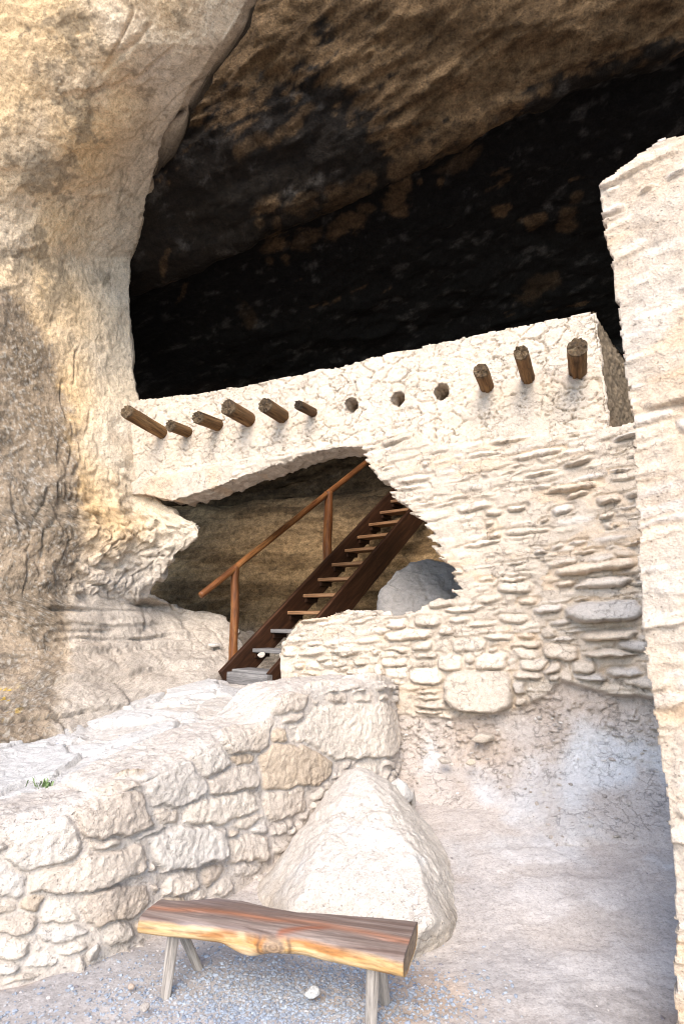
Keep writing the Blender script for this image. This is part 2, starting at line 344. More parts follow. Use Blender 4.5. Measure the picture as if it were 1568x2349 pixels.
# ------------------------------------------------------------------ main masonry wall with the arch
SAND = np.array((0.62, 0.52, 0.42))
def strata_rows(u, z, dip, rowh, seed, warp=0.05, ulen=0.45):
    zz = z - dip * u + warp * fbm(uv3(u * 1.1, z * 1.3), 3, seed) + 0.012 * fbm(uv3(u * 9, z * 9), 2, seed + 2)
    rc = zz / rowh + 0.9 * gnoise(uv3(zz * 0 + 3.3, zz * 2.2 / 0.09 * 0.09), seed + 3)
    row = np.floor(rc).astype(np.int64); v = rc - row
    L = ulen * (0.6 + 0.9 * h01(row, seed=seed + 4))
    uc = (u + 0.05 * fbm(uv3(u * 4, z * 4), 2, seed + 8)) / L + 7.7 * h01(row, seed=seed + 5)
    cell = np.floor(uc).astype(np.int64); w_ = (uc - cell)
    a = h01(row, cell, seed + 6)
    return row, v, cell, w_, a, L
def main_wall():
    du = 0.0105
    us = np.arange(-5.3, 2.3, du); zs = np.arange(-0.05, 4.5, du)
    U, Z = np.meshgrid(us, zs)
    P0 = WN * D + WT * U[..., None] + np.array([0, 0, 1.0]) * Z[..., None]
    U1, Z1 = U, Z
    def L2(px): return plane_uz(px, AZ, D)
    def zline(px):
        q = L2(px); o = np.argsort(q[:, 0]); return np.interp(U, q[o, 0], q[o, 1])
    zl_pl = zline([(330, 1100), (700, 1030), (830, 1012), (950, 985), (1000, 1030), (1060, 1020), (1180, 1010), (1400, 985), (1700, 960)])
    zl_ea = zline([(600, 1650), (940, 1640), (1060, 1645), (1200, 1622), (1240, 1600), (1290, 1560), (1400, 1590), (1500, 1600), (1700, 1610)])
    zl_rb = zline([(600, 1395), (850, 1400), (980, 1400), (1060, 1400), (1180, 1470), (1290, 1540), (1400, 1590), (1700, 1610)])
    wob = 0.05 * fbm(uv3(U * 2, Z * 2), 3, 71)
    mp = sstep(-0.03, 0.03, Z - zl_pl + wob)                        # plaster above
    me_ = sstep(-0.03, 0.03, zl_ea - Z + 0.5 * wob)                 # earth below
    mr = sstep(-0.06, 0.06, zl_rb - Z + wob)                        # rubble
    uv = uv3(U, Z)
    big = fbm(uv * 1.1, 3, 51); mid = fbm(uv * 5, 4, 52); fin = fbm(uv * 22, 3, 53)
    # mud plaster: blocks with a fine net of cracks
    wx = 0.09 * fbm(uv * 4.5, 3, 61); wy = 0.07 * fbm(uv * 4.5, 3, 62)
    wx2 = 0.030 * fbm(uv * 16, 3, 63); wy2 = 0.026 * fbm(uv * 16, 3, 64)
    a1, a2, aid = voronoi((U + wx + wx2) / 0.19, (Z + wy + wy2) / 0.11, 5)
    b1, b2, bid = voronoi((U + wx * .6 + wx2) / 0.085, (Z + wy * .6 + wy2) / 0.055, 6)
    ck = fbm(uv * 1.7, 3, 66)
    ca = (1 - sstep(0.012, 0.055, a2 - a1)) * sstep(-0.35, 0.10, ck + 0.6 * gnoise(uv * 5, 69) + 0.35 * (h01((aid * 9e4).astype(np.int64), seed=3) - .5))
    cb = (1 - sstep(0.02, 0.09, b2 - b1)) * sstep(0.0, 0.28, -0.4 * ck + 0.3 * gnoise(uv * 9, 70) + 0.5 * gnoise(uv * 4, 67))
    h_pl = 0.02 * big + 0.010 * mid + 0.012 * (aid - 0.5) * sstep(0, .25, a2 - a1) + 0.004 * (bid - .5) + 0.004 * fin - 0.030 * ca - 0.022 * cb
    pits = sstep(0.42, 0.5, gnoise(uv3(U * 13, Z * 17), 68)); h_pl -= 0.014 * pits
    # rubble courses
    traced = [  # measured stones in the crop 1400..2500 x 1900..3000 of the photograph
        (500, 890, 380, 220, 0, .13), (735, 940, 115, 55, 3, .06), (235, 815, 190, 95, 0, .05), (240, 935, 160, 50, 2, .05), (240, 890, 150, 30, 0, .04), (265, 990, 200, 40, -2, .045),
        (360, 745, 150, 90, 0, .04), (570, 735, 180, 100, 3, .05), (455, 655, 190, 90, 2, .03), (240, 710, 150, 35, 6, .04), (70, 680, 160, 40, 0, .05), (215, 655, 120, 60, 3, .05),
        (70, 745, 150, 60, 0, .04), (140, 600, 290, 60, 5, .06), (335, 575, 80, 60, 0, .04), (240, 530, 150, 60, 0, .06), (80, 545, 120, 60, 5, .06), (405, 530, 120, 50, 5, .03),
        (430, 465, 260, 45, 2, .05), (320, 440, 180, 50, 5, .06), (740, 655, 180, 45, 2, .05), (760, 810, 190, 40, 0, .07), (720, 870, 80, 70, 0, .07), (880, 770, 130, 70, 25, .07), (890, 815, 80, 45, 10, .06),
        (800, 755, 170, 70, 0, .04), (730, 605, 130, 40, 0, .04), (1150, 480, 430, 110, 4, .16), (1150, 335, 330, 75, 3, .10), (1110, 250, 480, 65, 7, .12), (930, 690, 200, 90, -5, .07), (1180, 690, 350, 45, 2, .13),
        (1050, 770, 130, 90, 0, .08), (1080, 815, 200, 45, -3, .11), (1260, 790, 220, 60, 0, .08), (1180, 600, 330, 60, 3, .10), (690, 355, 210, 60, 0, .05), (760, 425, 110, 40, 0, .04), (870, 590, 90, 60, 5, .05),
        (680, 520, 180, 45, 0, .03), (610, 610, 230, 40, 0, .04)]
    st = []
    for cx, cy, w0, h0, an, pr in traced:
        ca_, sa_ = math.cos(math.radians(an)), math.sin(math.radians(an))
        c3 = np.array([(cx, cy), (cx + w0 / 2 * ca_, cy - w0 / 2 * sa_), (cx - h0 / 2 * sa_, cy - h0 / 2 * ca_)], float)
        c3 = np.stack([c3[:, 0] * 0.44 + 878.1, c3[:, 1] * 0.44 + 1191.7], -1)
        g = L2(c3); st.append((g[0], np.stack([g[1] - g[0], g[2] - g[0]], 1), pr))
    q = np.stack([U, Z], -1)
    warp = np.stack([0.035 * fbm(uv * 8, 3, 101), 0.020 * fbm(uv * 9, 3, 102)], -1) + np.stack([0.010 * fbm(uv * 26, 2, 103), 0.007 * fbm(uv * 30, 2, 104)], -1)
    rr = sstep(-1.7, 0.4, U)
    nt_ = len(st)
    bold = lambda u_, z_: 0.034 + 0.075 * max(0.0, min(1.0, (u_ + 1.3) / 1.8))
    st = st + lay_courses(-3.3, 2.3, 1.35, 3.75, 0.050, 0.24, 0.10, 81, 0.14, bold, st)
    st = st + lay_courses(-3.3, 2.3, 0.55, 1.40, 0.075, 0.20, 0.03, 83, 0.12, lambda a_, b_: 0.07, st[:nt_])
    f1, e, sid, lx, ly = stone_field(q, st, warp, 3.4, us, zs)
    pr = np.array([s[2] for s in st])[sid]
    m_st = sstep(0.0, 0.013, e)
    fc = facets(lx, ly, sid, 105, 0.3)
    up_ = np.clip(ly, -1, 1)
    h_tr = (pr * (0.55 + 0.45 * sstep(0.0, 0.03, e)) * (0.85 - 0.32 * up_) * (0.55 + 0.45 * fc)) * m_st + m_st * (0.006 * ridged(uv * 11 + sid[..., None] * 1.7, 3, 106) + 0.006)
    mort = 0.018 * sstep(-0.1, 0.3, fbm(uv * 2.2, 3, 107)) 
    h_st = 0.03 + 0.05 * big + 0.014 * mid + 0.005 * fin + 0.13 * sstep(-0.8, 0.6, U)
    h_st = h_st + np.maximum(h_tr, mort * (1 - 0.0 * h_tr))
    h_st = h_st - 0.020 * (1 - m_st) * sstep(0.015, 0.0, f1) * sstep(0.012, 0.03, pr)
    h_rb = h_st + 0.03
    a = h01(sid, seed=108); a_2 = h01(sid, seed=109)
    # eroded earth at the foot, spreading towards the room
    zb = np.maximum(zl_ea, 0.3)
    foot = np.clip((zb - Z) / 0.9, 0, 1)
    flare = 0.34 * sstep(0.62, 0.20, Z) ** 2.2
    fl1, fl2, flid = voronoi((U + wx) / 0.055, (Z + wy) / 0.028, 31)
    flak = sstep(0.05, 0.3, fl2 - fl1) * (flid ** 3)
    fz = sstep(-0.1, 0.25, fbm(uv * 1.6, 3, 131) + 0.25 * sstep(-0.2, -1.4, U))
    h_ea = 0.02 + 0.22 * foot + 0.30 * foot ** 4 + flare + 0.06 * big + 0.045 * mid + 0.018 * fbm(uv * 16, 4, 132, 0.6) + 0.03 * flak * np.maximum(fz, 0.25) * 1.5
    h = h_st * (1 - mr) + h_rb * mr
    h = h * (1 - mp) + h_pl * mp
    h = h * (1 - me_) + h_ea * me_
    h = h + np.where(sid < nt_, h_tr, 0) * (1 - mp) * me_
    # what is masonry and what is not
    row_j = np.floor((Z - 0.05 * U) / 0.055 + 0.6 * gnoise(uv * 6, 140)).astype(np.int64)
    jit = (0.085 * (h01(row_j, seed=141) - 0.5) + 0.03 * ((Z - 0.05 * U) / 0.055 - row_j - .5)) * (U > -2.35) * (Z > 1.2)
    jit = jit + 0.02 * fbm(uv * 9, 2, 142)
    opening = L2([(150, 1130), (345, 1136), (400, 1150), (470, 1128), (520, 1110), (600, 1080), (640, 1065), (700, 1045), (750, 1032), (790, 1027), (835, 1028), (850, 1055), (870, 1085), (905, 1135), (945, 1180), (975, 1195), (1000, 1240), (1015, 1280), (1040, 1310), (1050, 1340), (1062, 1372), (1005, 1380), (980, 1394), (940, 1414), (880, 1414), (850, 1402), (790, 1405), (740, 1420), (690, 1425), (665, 1465), (652, 1490), (650, 1640), (640, 1760), (150, 1760)])
    outline = L2([(215, 930), (320, 918), (440, 905), (560, 885), (700, 855), (800, 838), (900, 807), (1000, 790), (1080, 772), (1200, 745), (1300, 728), (1365, 715), (1396, 978), (1460, 972), (1700, 950), (2300, 900), (2300, 2400), (215, 2400)])
    outline[-2:, 1] = -0.2
    cu = (us[:-1] + us[1:]) / 2; cz = (zs[:-1] + zs[1:]) / 2
    CU, CZ = np.meshgrid(cu, cz)
    jt = 0.03 * fbm(uv3(CU * 6, CZ * 2), 3, 150)
    stp = 0.018 * (h01(np.floor(CU / 0.16 + 0.4 * gnoise(uv3(CU * 5, CZ * 0), 9)).astype(np.int64), seed=151) - 0.5)
    keep = in_poly(CU, CZ + jt + stp, outline) & ~in_poly(CU + jit[:-1, :-1], CZ + 0.018 * fbm(uv3(CU * 11, CZ * 11), 3, 155), opening)
    for px, py, r in ((805, 930, 17), (912, 914, 16), (1012, 898, 17)):
        c = L2([(px, py)])[0]; rr_ = r / FPX * 6.0
        keep &= np.hypot(CU - c[0], (CZ - c[1]) * 0.9) > rr_ * (1 + 0.12 * fbm(uv3(CU * 20, CZ * 20), 2, 9))
    P = P0 - WN * h[..., None]
    # albedo
    tone = fbm(uv * 2.2, 3, 160)
    c = SAND * (0.96 + 0.10 * big + 0.10 * (aid - .5))[..., None]
    c = lerp3(c, (0.66, 0.54, 0.41), 0.5 * sstep(-0.1, 0.4, tone) * mp)
    slab = SAND * (0.84 + 0.30 * a * m_st)[..., None]
    slab = lerp3(slab, (0.62, 0.45, 0.30), 0.55 * sstep(0.55, 0.9, a_2) * sstep(0.0, 0.35, tone + 0.2))
    slab = lerp3(slab, (0.54, 0.52, 0.51), 0.7 * sstep(0.6, 0.9, h01(sid, seed=97)) * rr * m_st)
    c = lerp3(slab, c, mp)
    sh = h01(sid, seed=170)
    c = lerp3(c, SAND * 0.97 + 0.0, 0.3 * m_st) * (1 + 0.16 * (sh - 0.5) * m_st)[..., None]
    ea = lerp3((0.49, 0.43, 0.385), (0.57, 0.55, 0.54), sstep(0.0, 0.22, fbm(P * 1.4, 4, 43)))
    ea = lerp3(ea, (0.42, 0.33, 0.26), 0.6 * fz)
    c = lerp3(c, ea, me_ * (1 - m_st * (sid < nt_)))
    V, F, src = masked_solid(P, keep, WN, 0.36, 14, 0.06, 200)
    cc = c.reshape(-1, 3)[src]
    ok_ = ((me_ > 0.9) & (m_st * (sid < nt_) < 0.2)).ravel()[src] & (np.arange(len(V)) < keep.size * 0.9) & (V[:, 2] < 0.85)
    fzs = fz.ravel()[src]; r_ = np.random.default_rng(8).random(len(V))
    global SCREE; SCREE = V[ok_ & (r_ < 0.012 + 0.05 * fzs)]
    # the short return wall that runs back from the upper right corner
    q = L2([(1365, 715), (1396, 985)])
    k = (q[1, 0] - q[0, 0]) / (q[1, 1] - q[0, 1])
    s_ = np.arange(0, 2.3, 0.012); z_ = np.arange(2.6, q[0, 1] + 0.02, 0.012); S, ZZ = np.meshgrid(s_, z_)
    az2 = math.radians(36); d2 = np.array([math.sin(az2), math.cos(az2), 0.0]); n2 = np.array([math.cos(az2), -math.sin(az2), 0.0])
    hh = 0.03 * fbm(uv3(S * 4, ZZ * 4), 4, 210)
    v1, v2_, vi = voronoi((S + 0.05 * fbm(uv3(S * 6, ZZ * 6), 2, 211)) / 0.10, ZZ / 0.06, 212)
    hh = hh + 0.02 * fbm(uv3(S * 14, ZZ * 18), 4, 214) + 0.012 * vi * sstep(0.05, 0.25, v2_ - v1) * sstep(0.0, 0.3, S)
    U0 = q[0, 0] + k * (ZZ - q[0, 1]) - 0.015
    top = q[0, 1] + 0.03 * fbm(uv3(S * 5, S * 0), 3, 213) - 0.05 * S
    ZZc = np.minimum(ZZ, top)
    B = WN * (D - 0.005) + WT * U0[..., None] + d2 * S[..., None] + n2 * (hh - 0.0)[..., None] + np.array([0, 0, 1.0]) * ZZc[..., None]
    fb = grid_faces(*S.shape)
    inner = B[-1] - n2 * 0.34; e0 = len(V)
    c2 = np.broadcast_to(np.array((0.20, 0.15, 0.10)) * (0.85 + 0.3 * vi)[..., None], B.shape)  # side face coloured darker than the front to stand for its shade
    nb = S.size
    topf = np.stack([e0 + nb - S.shape[1] + np.arange(S.shape[1] - 1), e0 + nb - S.shape[1] + 1 + np.arange(S.shape[1] - 1), e0 + nb + 1 + np.arange(S.shape[1] - 1), e0 + nb + np.arange(S.shape[1] - 1)], -1)
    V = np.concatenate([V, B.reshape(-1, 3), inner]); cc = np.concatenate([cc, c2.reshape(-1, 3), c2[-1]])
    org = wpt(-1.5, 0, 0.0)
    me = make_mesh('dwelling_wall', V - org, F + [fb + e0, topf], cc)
    o = link('dwelling_wall', me, M_wall, loc=org)
    tag(o, 'tall cracked mud and stone wall with a broken arch, beam stubs and round holes', 'wall')
    return o
WALL = main_wall()

# ------------------------------------------------------------------ roof beam stubs in the wall
def beam(base_px, tip_px, rad, label, dark=1.0, seed=0):
    b = on_plane(np.array(base_px[0], float), np.array(base_px[1], float), AZ, D)
    # length along the wall normal so that the free end falls where the photograph has it
    best = min(np.arange(0.1, 0.9, 0.005), key=lambda l: np.linalg.norm(project(b - WN * l) - np.array(tip_px)))
    t_ = on_plane(np.array(tip_px[0], float), np.array(tip_px[1], float), AZ, D - best)
    ax = (t_ - b); Ln = np.linalg.norm(ax); ax = ax / Ln
    nx, na = 36, 40
    xs = np.concatenate([np.linspace(-0.22, Ln, nx), [Ln] * 6]); rf = np.concatenate([np.ones(nx), [0.97, 0.8, 0.6, 0.4, 0.2, 0.02]])
    th = np.linspace(0, 2 * math.pi, na, endpoint=False)
    X, T = np.meshgrid(xs, th, indexing='ij'); R = rf[:, None] * np.ones_like(T)
    cy, cz = np.cos(T), np.sin(T)
    g = fbm(np.stack([X * 2.5, cy * 2.2, cz * 2.2 + seed], -1), 4, 300 + seed)
    crk = ridged(np.stack([X * 1.2, cy * 2.6 + seed, cz * 2.6], -1), 3, 320 + seed)
    r = rad * (1 + 0.13 * g - 0.22 * sstep(0.72, 0.98, crk)) * R
    cap = np.arange(len(xs)) >= nx - 1
    xo = X + np.where(cap[:, None], 0.03 * fbm(np.stack([cy * R * 3.1, cz * R * 3.1, R * 0 + seed], -1), 4, 340 + seed) * 1.6, 0)
    xo[nx - 4:nx - 1] += 0.25 * (xo[nx - 1] - X[nx - 1])[None]
    V = np.stack([xo, r * cy, r * cz], -1)
    i = np.arange(len(xs) * na).reshape(len(xs), na); j = np.roll(i, -1, 1)
    F = np.stack([i[:-1], i[1:], j[1:], j[:-1]], -1).reshape(-1, 4)
    end = sstep(Ln - 0.05, Ln - 0.0, X)
    c = lerp3((1.05, 0.95, 0.8), (0.85, 0.95, 1.1), np.clip(end, 0, 1)) * dark
    c = c * (1 - 0.55 * sstep(0.6, 0.95, crk))[..., None] * np.where(cap[:, None], 0.7 + 0.8 * gnoise(np.stack([cy * R * 5, cz * R * 5, R * 0 + seed], -1), 9), 1)[..., None]
    me = make_mesh('roof_beam', V, [F], np.clip(c, 0.05, 1.3))
    o = link('roof_beam', me, M_beam, WALL)
    zax = np.array([0, 0, 1.0]); yax = np.cross(zax, ax); yax /= np.linalg.norm(yax); zax = np.cross(ax, yax)
    Mx = Matrix(((ax[0], yax[0], zax[0], b[0]), (ax[1], yax[1], zax[1], b[1]), (ax[2], yax[2], zax[2], b[2]), (0, 0, 0, 1)))
    o.matrix_local = Matrix.Translation(-Vector(WALL.location)) @ Mx
    o['label'] = label
beam((372, 992), (290, 944), 0.072, 'longest orange beam stub, next to the cliff', 1.25, 1)
beam((430, 991), (390, 976), 0.060, 'short stub close below the longest beam', 0.95, 2)
beam((500, 975), (452, 957), 0.066, 'grey ended beam stub', 1.0, 3)
beam((570, 962), (522, 934), 0.080, 'thick beam stub', 1.0, 4)
beam((648, 955), (607, 929), 0.074, 'beam stub with a dark split end', 0.9, 5)
beam((718, 946), (684, 929), 0.047, 'thinnest dark beam stub', 0.55, 6)
beam((1116, 886), (1102, 850), 0.063, 'short beam stub right of the holes', 1.2, 7)
beam((1210, 866), (1194, 808), 0.058, 'tall split beam stub', 1.15, 8)
beam((1325, 850), (1323, 796), 0.075, 'broad beam stub nearest the wall corner', 1.05, 9)

# ------------------------------------------------------------------ cave: one shell swept along the wall
def build_cave():
    prof = np.array([(0.45, 0.75), (1.2, 0.86), (2.0, 0.98), (2.5, 1.3), (2.95, 2.0), (3.45, 2.8), (3.8, 3.35), (4.0, 3.55), (4.2, 3.64), (4.5, 3.72), (4.85, 4.05), (4.8, 4.6), (4.2, 5.35), (3.0, 5.95), (2.0, 6.35), (1.3, 6.62), (0.85, 6.80), (0.66, 6.80), (0.52, 6.58), (0.36, 6.54), (0.1, 6.66), (-0.3, 6.95), (-0.8, 7.6), (-1.25, 8.6), (-1.45, 10.0), (-1.6, 13.0), (-1.7, 16.0)])
    seg = np.concatenate([[0], np.cumsum(np.linalg.norm(np.diff(prof, axis=0), axis=1))])
    dens = np.concatenate([np.arange(0, seg[23], 0.022), np.linspace(seg[23], seg[-1], 40)])
    pw = np.interp(dens, seg, prof[:, 0]); pz = np.interp(dens, seg, prof[:, 1])
    # soften the corners
    for _ in range(5):
        pw[1:-1] = (pw[:-2] + 2 * pw[1:-1] + pw[2:]) / 4; pz[1:-1] = (pz[:-2] + 2 * pz[1:-1] + pz[2:]) / 4
    us = np.concatenate([np.linspace(-9, -5.6, 30)[:-1], np.arange(-5.6, 3.2, 0.022), np.linspace(3.2, 8, 40)[1:]])
    U, T = np.meshgrid(us, dens); W_ = np.repeat(pw[:, None], len(us), 1); Z_ = np.repeat(pz[:, None], len(us), 1)
    hi = sstep(3.0, 5.5, Z_)
    dz = np.interp(U, [-9, -6, -3, -1.37, -0.6, 0.95, 4, 8], [-1.2, -0.8, -0.30, 0, 0.17, 0.24, 0.3, 0.3])
    Z_ = Z_ + dz * hi
    # the shell closes to the right and to the left
    close = sstep(3.0, 6.5, U)
    W_ = W_ * (1 - 0.9 * close * sstep(0.5, 2, W_))
    P = WN * (D + W_)[..., None] + WT * U[..., None] + np.array([0, 0, 1.0]) * Z_[..., None]
    nrm = grid_normals(P)
    if (nrm[100, 200] @ (np.array([0, 0, 3.0]) - P[100, 200])) < 0: nrm = -nrm
    S = np.stack([U * 0.55 + 0.25 * W_, W_, Z_], -1)                       # stretched along the bedding
    bed = np.stack([U * 0.35, Z_ * 0.9 + W_ * 0.5, W_ * 0.3], -1)
    h = 0.30 * fbm(S * 0.7, 4, 400) + 0.10 * ridged(S * 1.6, 4, 410) + 0.05 * fbm(S * 5.5, 3, 420) + 0.012 * fbm(P * 16, 3, 425)
    ceil = sstep(5.9, 6.4, Z_ - dz * hi) * sstep(1.3, 0.7, W_)
    rough = sstep(-0.1, 0.25, fbm(np.stack([U * 0.5, W_ * 2.2, Z_], -1), 3, 431))
    h += ceil * (0.3 + 0.7 * rough) * 0.085 * ridged(np.stack([U * 1.5 + 0.4 * T, T * 6.5, 0 * T], -1), 4, 430)
    # bedded back wall of the lower room
    low = sstep(3.75, 3.5, Z_) * sstep(1.6, 2.1, W_)
    row, v, cell, w_, a, L = strata_rows(U, Z_, 0.02, 0.11, 440, 0.06, 0.7)
    h += low * (0.06 * a * sstep(0, 0.12, v) * (1 - v) + 0.085 * fbm(np.stack([U * 2.2, Z_ * 12, W_], -1), 4, 441) + 0.06 * ridged(np.stack([U * 1.5, Z_ * 5, W_], -1), 3, 442))
    h *= 1 - 0.75 * sstep(1.2, 0.6, Z_)
    P = P + nrm * h[..., None]
    # rock colour and the soot on it
    n1 = fbm(S * 1.3, 4, 450); n2 = fbm(S * 4.5, 4, 451); n3 = fbm(S * 11, 3, 452)
    tan = lerp3((0.095, 0.058, 0.029), (0.175, 0.110, 0.057), sstep(-0.3, 0.4, n2))
    soot = lerp3((0.008, 0.0075, 0.007), (0.050, 0.047, 0.044), sstep(0.10, 0.40, fbm(np.stack([U * 4, W_ * 7, Z_ * 7], -1), 5, 458, 0.65) + 0.5 * n2))  # soot black; its greyish sheen is mottled into the colour as paler spots
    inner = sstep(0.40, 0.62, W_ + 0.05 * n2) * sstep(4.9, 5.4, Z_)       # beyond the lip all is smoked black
    brow = sstep(0.42, 0.2, W_)
    left = sstep(-1.7, -2.6, U + 0.7 * n1)
    B5 = np.stack([U * 0.8 + 0.25 * T, T * 2.3, 0 * T], -1)
    n5 = fbm(B5 * 1.7, 5, 455, 0.6); n6 = fbm(B5 * 5, 5, 456, 0.65); n7 = fbm(np.stack([U * 5 + T, T * 13, 0 * T], -1), 4, 457, 0.6)
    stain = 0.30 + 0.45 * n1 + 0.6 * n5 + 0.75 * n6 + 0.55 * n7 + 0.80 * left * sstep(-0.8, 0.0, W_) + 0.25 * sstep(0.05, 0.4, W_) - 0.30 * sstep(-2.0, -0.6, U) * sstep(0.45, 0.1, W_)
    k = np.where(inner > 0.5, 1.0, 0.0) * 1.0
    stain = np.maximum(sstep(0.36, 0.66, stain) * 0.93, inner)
    flake = sstep(0.34, 0.42, fbm(B5 * 1.8 + 5, 4, 460) + 0.35 * n7) * inner * 0.5
    stain = stain * (1 - flake)
    roomsoot = sstep(2.75, 3.35, Z_ + 0.4 * n1 + 0.12 * (U + 2.5)) * low * 0.6
    stain = np.maximum(stain * (1 - low), roomsoot * 0.9)
    scr = project(P); dep = np.linalg.norm(P - CAM, axis=-1)
    def spot(px, py, w0, h0, an, amt, s):
        nonlocal stain
        d = np.hypot(scr[..., 0] - px, scr[..., 1] - py); cand = np.where(d < 10, dep, 99)
        ij = np.unravel_index(np.argmin(cand), cand.shape)
        if cand[ij] > 50: return
        c0 = P[ij]; m = d < max(w0, h0) * 2.5
        sc_ = FPX / cand[ij]                                         # metres to photo units at that place
        rel = P - c0; r_ = ray(px, py); r_ = r_ / np.linalg.norm(r_)
        upv = np.array([0, -SP, CP]); x_ = rel[..., 0] * sc_; y_ = (rel @ upv) * sc_
        ca_, sa_ = math.cos(math.radians(an)), math.sin(math.radians(an))
        lx, ly = (x_ * ca_ + y_ * sa_) / (w0 / 2), (-x_ * sa_ + y_ * ca_) / (h0 / 2)
        e = np.hypot(lx, ly) + 1.15 * fbm(P * 6 + s, 4, 470 + s, 0.65)
        k = (1 - sstep(0.65, 1.10, e)) * amt * (np.linalg.norm(rel, axis=-1) < 1.5)
        stain = stain * (1 - k)
    for i, (px, py, w0, h0, an, amt) in enumerate([(908, 462, 70, 60, 0, .95), (795, 520, 120, 28, 12, .75), (700, 560, 90, 26, 15, .5), (620, 560, 90, 24, 28, .5), (1150, 490, 50, 22, 0, .9), (1222, 498, 62, 26, 0, .9),
            (1300, 512, 60, 26, -25, .6), (1240, 665, 110, 50, 20, .35), (368, 608, 70, 16, 38, .7), (840, 487, 50, 16, 0, .7), (618, 605, 26, 14, 0, .6), (652, 600, 26, 14, 0, .6), (560, 730, 50, 60, 0, .25), (1330, 455, 30, 16, 0, .5),
            (600, 205, 60, 26, 45, .95), (660, 290, 150, 30, 30, .9), (520, 275, 60, 20, 20, .8), (575, 325, 110, 30, 25, .7), (620, 460, 70, 18, 12, .8), (1085, 285, 130, 30, 22, .5), (960, 425, 20, 10, 0, .7), (1010, 425, 20, 12, 0, .7), (880, 55, 60, 26, 45, .9)]):
        spot(px, py, w0 * 0.8, h0 * 0.8, an, amt * 0.75, i)
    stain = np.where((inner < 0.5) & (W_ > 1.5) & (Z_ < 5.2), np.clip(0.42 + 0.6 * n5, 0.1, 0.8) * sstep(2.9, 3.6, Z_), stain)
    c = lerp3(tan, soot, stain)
    rc = lerp3((0.36, 0.24, 0.125), (0.20, 0.128, 0.064), sstep(-0.25, 0.35, n1 + 0.55 * n5 + 0.9 * (a - .5)))
    rc = lerp3(rc, (0.44, 0.39, 0.33), sstep(1.5, 1.0, Z_))
    c = lerp3(c, lerp3(rc, soot, roomsoot), low)
    c = lerp3(c, (0.45, 0.39, 0.33), sstep(2.3, 1.6, W_) * sstep(1.4, 1.1, Z_))
    c = lerp3(c, (0.52, 0.38, 0.22), sstep(7.8, 8.6, Z_))
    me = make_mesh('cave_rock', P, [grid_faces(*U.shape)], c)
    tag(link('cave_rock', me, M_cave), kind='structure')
build_cave()

